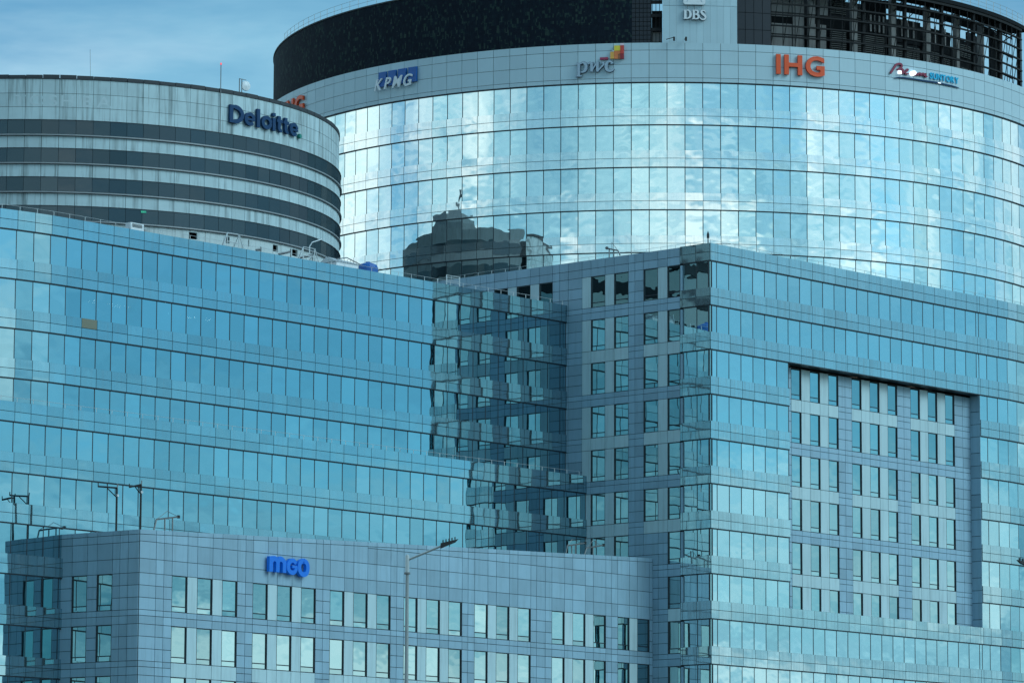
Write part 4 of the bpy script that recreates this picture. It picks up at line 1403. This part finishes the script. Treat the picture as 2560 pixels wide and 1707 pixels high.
def roof_pole(label, x, y, zb, zt, ax, az, lamp_z):
    t = thing('bracket_pole', label, 'pole', (x, y, zb), 'bracket poles on the stone wing roof')
    part(t, 'shaft', 'lamp_black', lambda j: j.bar((x, y, zb - 0.6), (x, y, zt), 0.085, n=8))
    part(t, 'bracket_arm', 'lamp_black', lambda j: (j.bar((x + 0.05, y, zt + 0.05), (ax, y, az), 0.07, n=4), j.bar((ax, y, az - 0.05), (ax, y, az + 0.28), 0.05, n=4)))
    part(t, 'brace', 'lamp_black', lambda j: (j.bar((x - 0.1, y, lamp_z), (x + (ax - x) * 0.52, y, zt + (az - zt) * 0.5 - 0.05), 0.045, n=4), j.bar((x - 0.18, y, lamp_z + .05), (x - 0.18, y, zt), 0.04, n=4)))
    part(t, 'clamp', 'white_paint', lambda j: (j.box((x - 0.1, y - 0.13, lamp_z), (x - 0.03, y - 0.09, lamp_z + 0.18)), j.box((x + 0.02, y - 0.13, lamp_z), (x + 0.1, y - 0.09, lamp_z + 0.18))))
    part(t, 'tip', 'grey_steel', lambda j: j.bar((x + 0.02, y, zt), (x + 0.08, y, zt + 0.36), 0.05, n=5))


roof_pole('black bracket pole left of the stone wing corner, arm level', -62.5, 9.5, 33.8, 37.2, -64.5, 37.2, 36.55)
roof_pole('black bracket pole standing on the stone wing corner, arm drooping', -62.05, 7.2, 33.8, 37.35, -63.3, 37.08, 36.7)


def davit(label, org, du_, pts, legs, wire, group=None):
    """pts and legs in (along, height) from org; du_ is the plan direction"""
    t = thing('roof_davit', label, 'davit', org, 'cleaning davits on the roofs')
    g = lambda a, z: (org[0] + du_[0] * a, org[1] + du_[1] * a, org[2] + z)
    part(t, 'beam', 'grey_steel', lambda j: [j.bar(g(*a), g(*b), 0.07, n=5) for a, b in zip(pts[:-1], pts[1:])])
    for a, z0, z1 in legs:
        part(t, 'leg', 'grey_steel', lambda j: j.bar(g(a, z0), g(a, z1), 0.06, n=5))
    part(t, 'stay_wire', 'grey_steel', lambda j: [j.bar(g(*a), g(*b), 0.022, n=4) for a, b in zip(wire[:-1], wire[1:])])
    e = pts[-1]
    part(t, 'hook_block', 'lamp_black', lambda j: j.hexa([Vector(g(e[0] - .1, e[1] - .12)) + Vector(o) for o in ((0, -.08, 0), (.2, -.08, 0), (.2, -.08, .24), (0, -.08, .24), (0, .08, 0), (.2, .08, 0), (.2, .08, .24), (0, .08, .24))]))
    return t


davit('roof davit behind the left parapet of the stone wing beside the poles', (-60.08, 7.8, 33.2), (1, 0), [(0, 0.6), (0.3, 1.65), (2.7, 2.05)], [(1.22, 0, 1.8), (2.06, 0, 1.9)], [(0.3, 1.65), (1.46, 2.4), (2.7, 2.05)])
davit('left one of two roof davits at the right end of the stone wing', (-10.4, 8.0, 33.2), (1, 0), [(0, 2.5), (0.2, 3.2), (2.6, 3.62)], [(1.3, 0, 3.4), (0.8, 0, 3.3)], [(0.2, 3.2), (0.9, 3.85), (2.2, 3.55)])
davit('right one of two roof davits at the right end of the stone wing', (-7.9, 8.0, 33.2), (1, 0), [(0, 2.6), (0.3, 3.2), (2.6, 3.62)], [(1.15, 0, 3.4), (1.5, 3.3, 3.95)], [(0.3, 3.2), (1.2, 3.95), (2.2, 3.55)])
davit('roof davit on the edge of the grey stone side wall', (0.8, 11.3, 63.2), (0, 1), [(0, 0.8), (0.25, 1.25), (1.75, 1.65)], [(1.3, 0.3, 1.6), (0.75, 0, 1.4)], [(0.25, 1.25), (1.0, 2.1), (1.0, 1.4)])
t = thing('corner_light', 'dark obstruction light post on the top corner of the block', 'light', (0.16, 0.4, 63.8))
part(t, 'post', 'lamp_black', lambda j: j.bar((0.16, 0.4, 63.3), (0.16, 0.4, 64.35), 0.05))
part(t, 'lantern', 'lamp_black', lambda j: (j.bar((0.16, 0.4, 64.3), (0.16, 0.4, 64.65), 0.12, n=8), j.bar((0.16, 0.4, 64.65), (0.16, 0.4, 64.95), 0.12, n=8, r2=0.01)))

# masts and dishes on the pale round building
t = thing('beacon_mast', 'thin mast with a red tip on the pale round building', 'mast', tuple(RDt.P(32.3, 108.5, 0.2)))
part(t, 'pole', 'grey_steel', lambda j: j.bar(RDt.P(32.3, 108.5, 0.22), RDt.P(32.3, 117.6, 0.22), 0.06))
part(t, 'beacon', 'red_glow', lambda j: j.bar(RDt.P(32.3, 117.6, 0.22), RDt.P(32.3, 117.85, 0.22), 0.11, n=8))
t = thing('whip_antenna', 'hair-thin whip antenna on the roof of the pale round building', 'antenna', tuple(RDt.P(5.5, 114, -1)))
part(t, 'whip', 'grey_steel', lambda j: j.bar(RDt.P(5.5, 113.8, -1), RDt.P(5.3, 118.2, -1), 0.025, n=5))
part(t, 'base', 'lamp_black', lambda j: j.bar(RDt.P(5.5, 113.8, -1), RDt.P(5.5, 114.5, -1), 0.08))
t = thing('dish_antenna', 'pair of round microwave dishes on a frame on the pale round building', 'antenna', tuple(RDt.P(42, 113, -3)))


def ring_disc(j, c, r, d, mat):
    n = 18
    c = Vector(c)
    v = (CAM - c)
    v.z = 0
    v = (v.normalized() + Vector((0.35, -0.3, 0))).normalized()
    s_ = v.cross(Vector((0, 0, 1)))
    k = len(j.v)
    for dep, rr in ((0, r), (0.14, r * 0.96), (0.24, 0.03)):
        for i in range(n):
            a = 2 * math.pi * i / n
            j.v.append(tuple(c + v * dep + (s_ * math.cos(a) + Vector((0, 0, 1)) * math.sin(a)) * rr))
    for p in range(2):
        for i in range(n):
            q = (i + 1) % n
            j.f.append((k + p * n + i, k + p * n + q, k + (p + 1) * n + q, k + (p + 1) * n + i))
            j.mi.append(j._m(mat))


a0_ = RDt.P(42, 113.5, -3)
part(t, 'frame', 'grey_steel', lambda j: (j.bar(RDt.P(41.2, 113.5, -3), RDt.P(41.2, 117.1, -3), 0.07), j.bar(RDt.P(41.9, 113.5, -3), RDt.P(41.9, 117.1, -3), 0.07), j.bar(RDt.P(41.2, 117.05, -3), RDt.P(43.2, 117.05, -3), 0.05), j.bar(RDt.P(41.2, 115, -3), RDt.P(43.0, 115, -3), 0.04)))
part(t, 'dish', 'white_paint', lambda j: ring_disc(j, RDt.P(42.9, 116.2, -2.9), 0.68, 0.2, 'white_paint'))
part(t, 'dish', 'lamp_black', lambda j: ring_disc(j, RDt.P(42.9, 114.6, -2.9), 0.46, 0.2, 'lamp_black'))
# floodlights above the tower parapet
for lab, u, ul in (('small black floodlight left of the pale crown panel foot', 1.0, 2.0), ('small black floodlight under the serif capitals on the crown panel', 3.4, 3.55)):
    t = thing('floodlight', lab, 'light', tuple(RT.P(u, 89.2, 0.2)))
    part(t, 'arm', 'lamp_black', lambda j: j.bar(RT.P(u, 89.3, 0.0), RT.P(ul, 89.4, 0.5), 0.04))
    part(t, 'head', 'lamp_black', lambda j: j.slab(RT, ul - 0.12, ul + 0.12, 89.05, 89.42, 0.7, 0.3))

# ceiling lamps showing through the glass wing windows
for (a, b, n) in ((-57.86, -56.69, 5), (-55.87, -54.69, 5), (-54.4, -54.1, 1), (-53.78, -52.59, 6), (-49.26, -47.67, 6), (-46.92, -45.69, 6), (-44.64, -43.69, 5)):
    for i in range(n):
        x = a + (b - a) * i / max(n - 1, 1)
        part(wing, 'ceiling_lamp', 'lamp_glow', lambda j: j.box((x - 0.06, 18.3, 53.48), (x + 0.06, 18.34, 53.68)))


random.seed(5)
for _ in range(16):
    i, k = random.randint(2, 22), random.randint(0, 4)
    u, z = 1.1 + DT * (i + random.uniform(0.25, 0.75)), 85.04 - 4.2 * k - random.uniform(0.5, 1.3)
    dz_ = random.uniform(-0.1, 0.12)
    wd = random.choice((0.05, 0.08, 0.5))
    part(tower, 'ceiling_lamp', 'lamp_glow', lambda j: j.hexa([RT.P(u - wd / 2, z, -1.2), RT.P(u + wd / 2, z + dz_, -1.2), RT.P(u + wd / 2, z + dz_ + 0.05, -1.2), RT.P(u - wd / 2, z + 0.05, -1.2),
                                                              RT.P(u - wd / 2, z, -1.25), RT.P(u + wd / 2, z + dz_, -1.25), RT.P(u + wd / 2, z + dz_ + 0.05, -1.25), RT.P(u - wd / 2, z + 0.05, -1.25)]))
for x, z in ((13.9, 53.0), (24.1, 53.2), (18.9, 52.6), (33.0, 53.1), (35.2, 52.8), (6.9, 49.3), (25.0, 49.0)):
    part(block, 'ceiling_lamp', 'lamp_glow', lambda j: j.box((x, 2.2, z), (x + 0.12, 2.25, z + 0.1)))

# ================================================================ street lamps
def street_lamp(label, base, ztop, sgn):
    r = Vector((math.sin(AZ), -math.cos(AZ), 0)) * sgn
    x, y = base
    t = thing('street_lamp', label, 'street lamp', (x, y, 0), 'street lamps in front of the buildings')
    P = lambda s_, z, f=0.0: Vector((x, y, z)) + r * s_ + Vector((-math.cos(AZ), -math.sin(AZ), 0)) * f
    part(t, 'pole', 'pole_grey', lambda j: j.bar(P(0, 0), P(0, ztop - 0.45), 0.085, n=12, r2=0.044))
    part(t, 'base_plate', 'pole_grey', lambda j: j.box((x - .2, y - .2, 0), (x + .2, y + .2, 0.05)))
    part(t, 'sleeve', 'galvanised', lambda j: (j.bar(P(0, ztop - 0.5), P(0, ztop), 0.056, n=12), j.bar(P(0, ztop), P(0, ztop + 0.03), 0.03, n=8)))
    part(t, 'collar', 'grey_steel', lambda j: j.bar(P(0, ztop - 0.5), P(0, ztop - 0.45), 0.085, n=12))
    part(t, 'arm', 'galvanised', lambda j: j.bar(P(0.05, ztop - 0.1), P(0.98, ztop + 0.25, 0.45), 0.03, n=10))
    hd = part(t, 'lamp_head', 'lamp_black', lambda j: j.hexa([P(0.9, ztop + 0.14, 0.65), P(1.30, ztop + 0.28, 1.0), P(1.38, ztop + 0.36, 1.0), P(0.9, ztop + 0.28, 0.65),
                                                              P(0.9, ztop + 0.17, 0.25), P(1.30, ztop + 0.31, 0.55), P(1.38, ztop + 0.40, 0.55), P(0.9, ztop + 0.32, 0.25)]))
    j = Joined(hd, 'cooling_fin', 'lamp_black')
    for i in range(5):
        a = 0.95 + 0.08 * i
        j.hexa([P(a, ztop + 0.28 + .025 * i, 0.65), P(a + .03, ztop + 0.285 + .025 * i, 0.65), P(a + .03, ztop + 0.37 + .02 * i, 0.65), P(a, ztop + 0.36 + .02 * i, 0.65),
                P(a, ztop + 0.3 + .025 * i, 0.4), P(a + .03, ztop + 0.305 + .025 * i, 0.4), P(a + .03, ztop + 0.39 + .02 * i, 0.4), P(a, ztop + 0.38 + .02 * i, 0.4)])
    j.build()


street_lamp('grey street lamp with an arm to the right, in front of the stone wing', (-204.31, -156.25), 12.03, 1)
street_lamp('street lamp whose black head pokes in at the right edge of the picture', (-193.12, -169.84), 11.46, -1)

finish_pieces(300)


# ---------------------------------------------------------------- the two round towers scaled about the camera (gives 4.7 m and 2.8 m storeys)
def scale_about_camera(roots, k, shift):  # shift is precomputed from the camera position, so the camera stays fixed
    for o in roots:
        o.location = Vector(shift) + o.location * k
        o.scale = (k, k, k)


scale_about_camera(ON_TOWER, 1.12, (34.28, 27.99, -0.204))
scale_about_camera(ON_BANDED, 0.732, (-76.56, -62.50, 0.456))
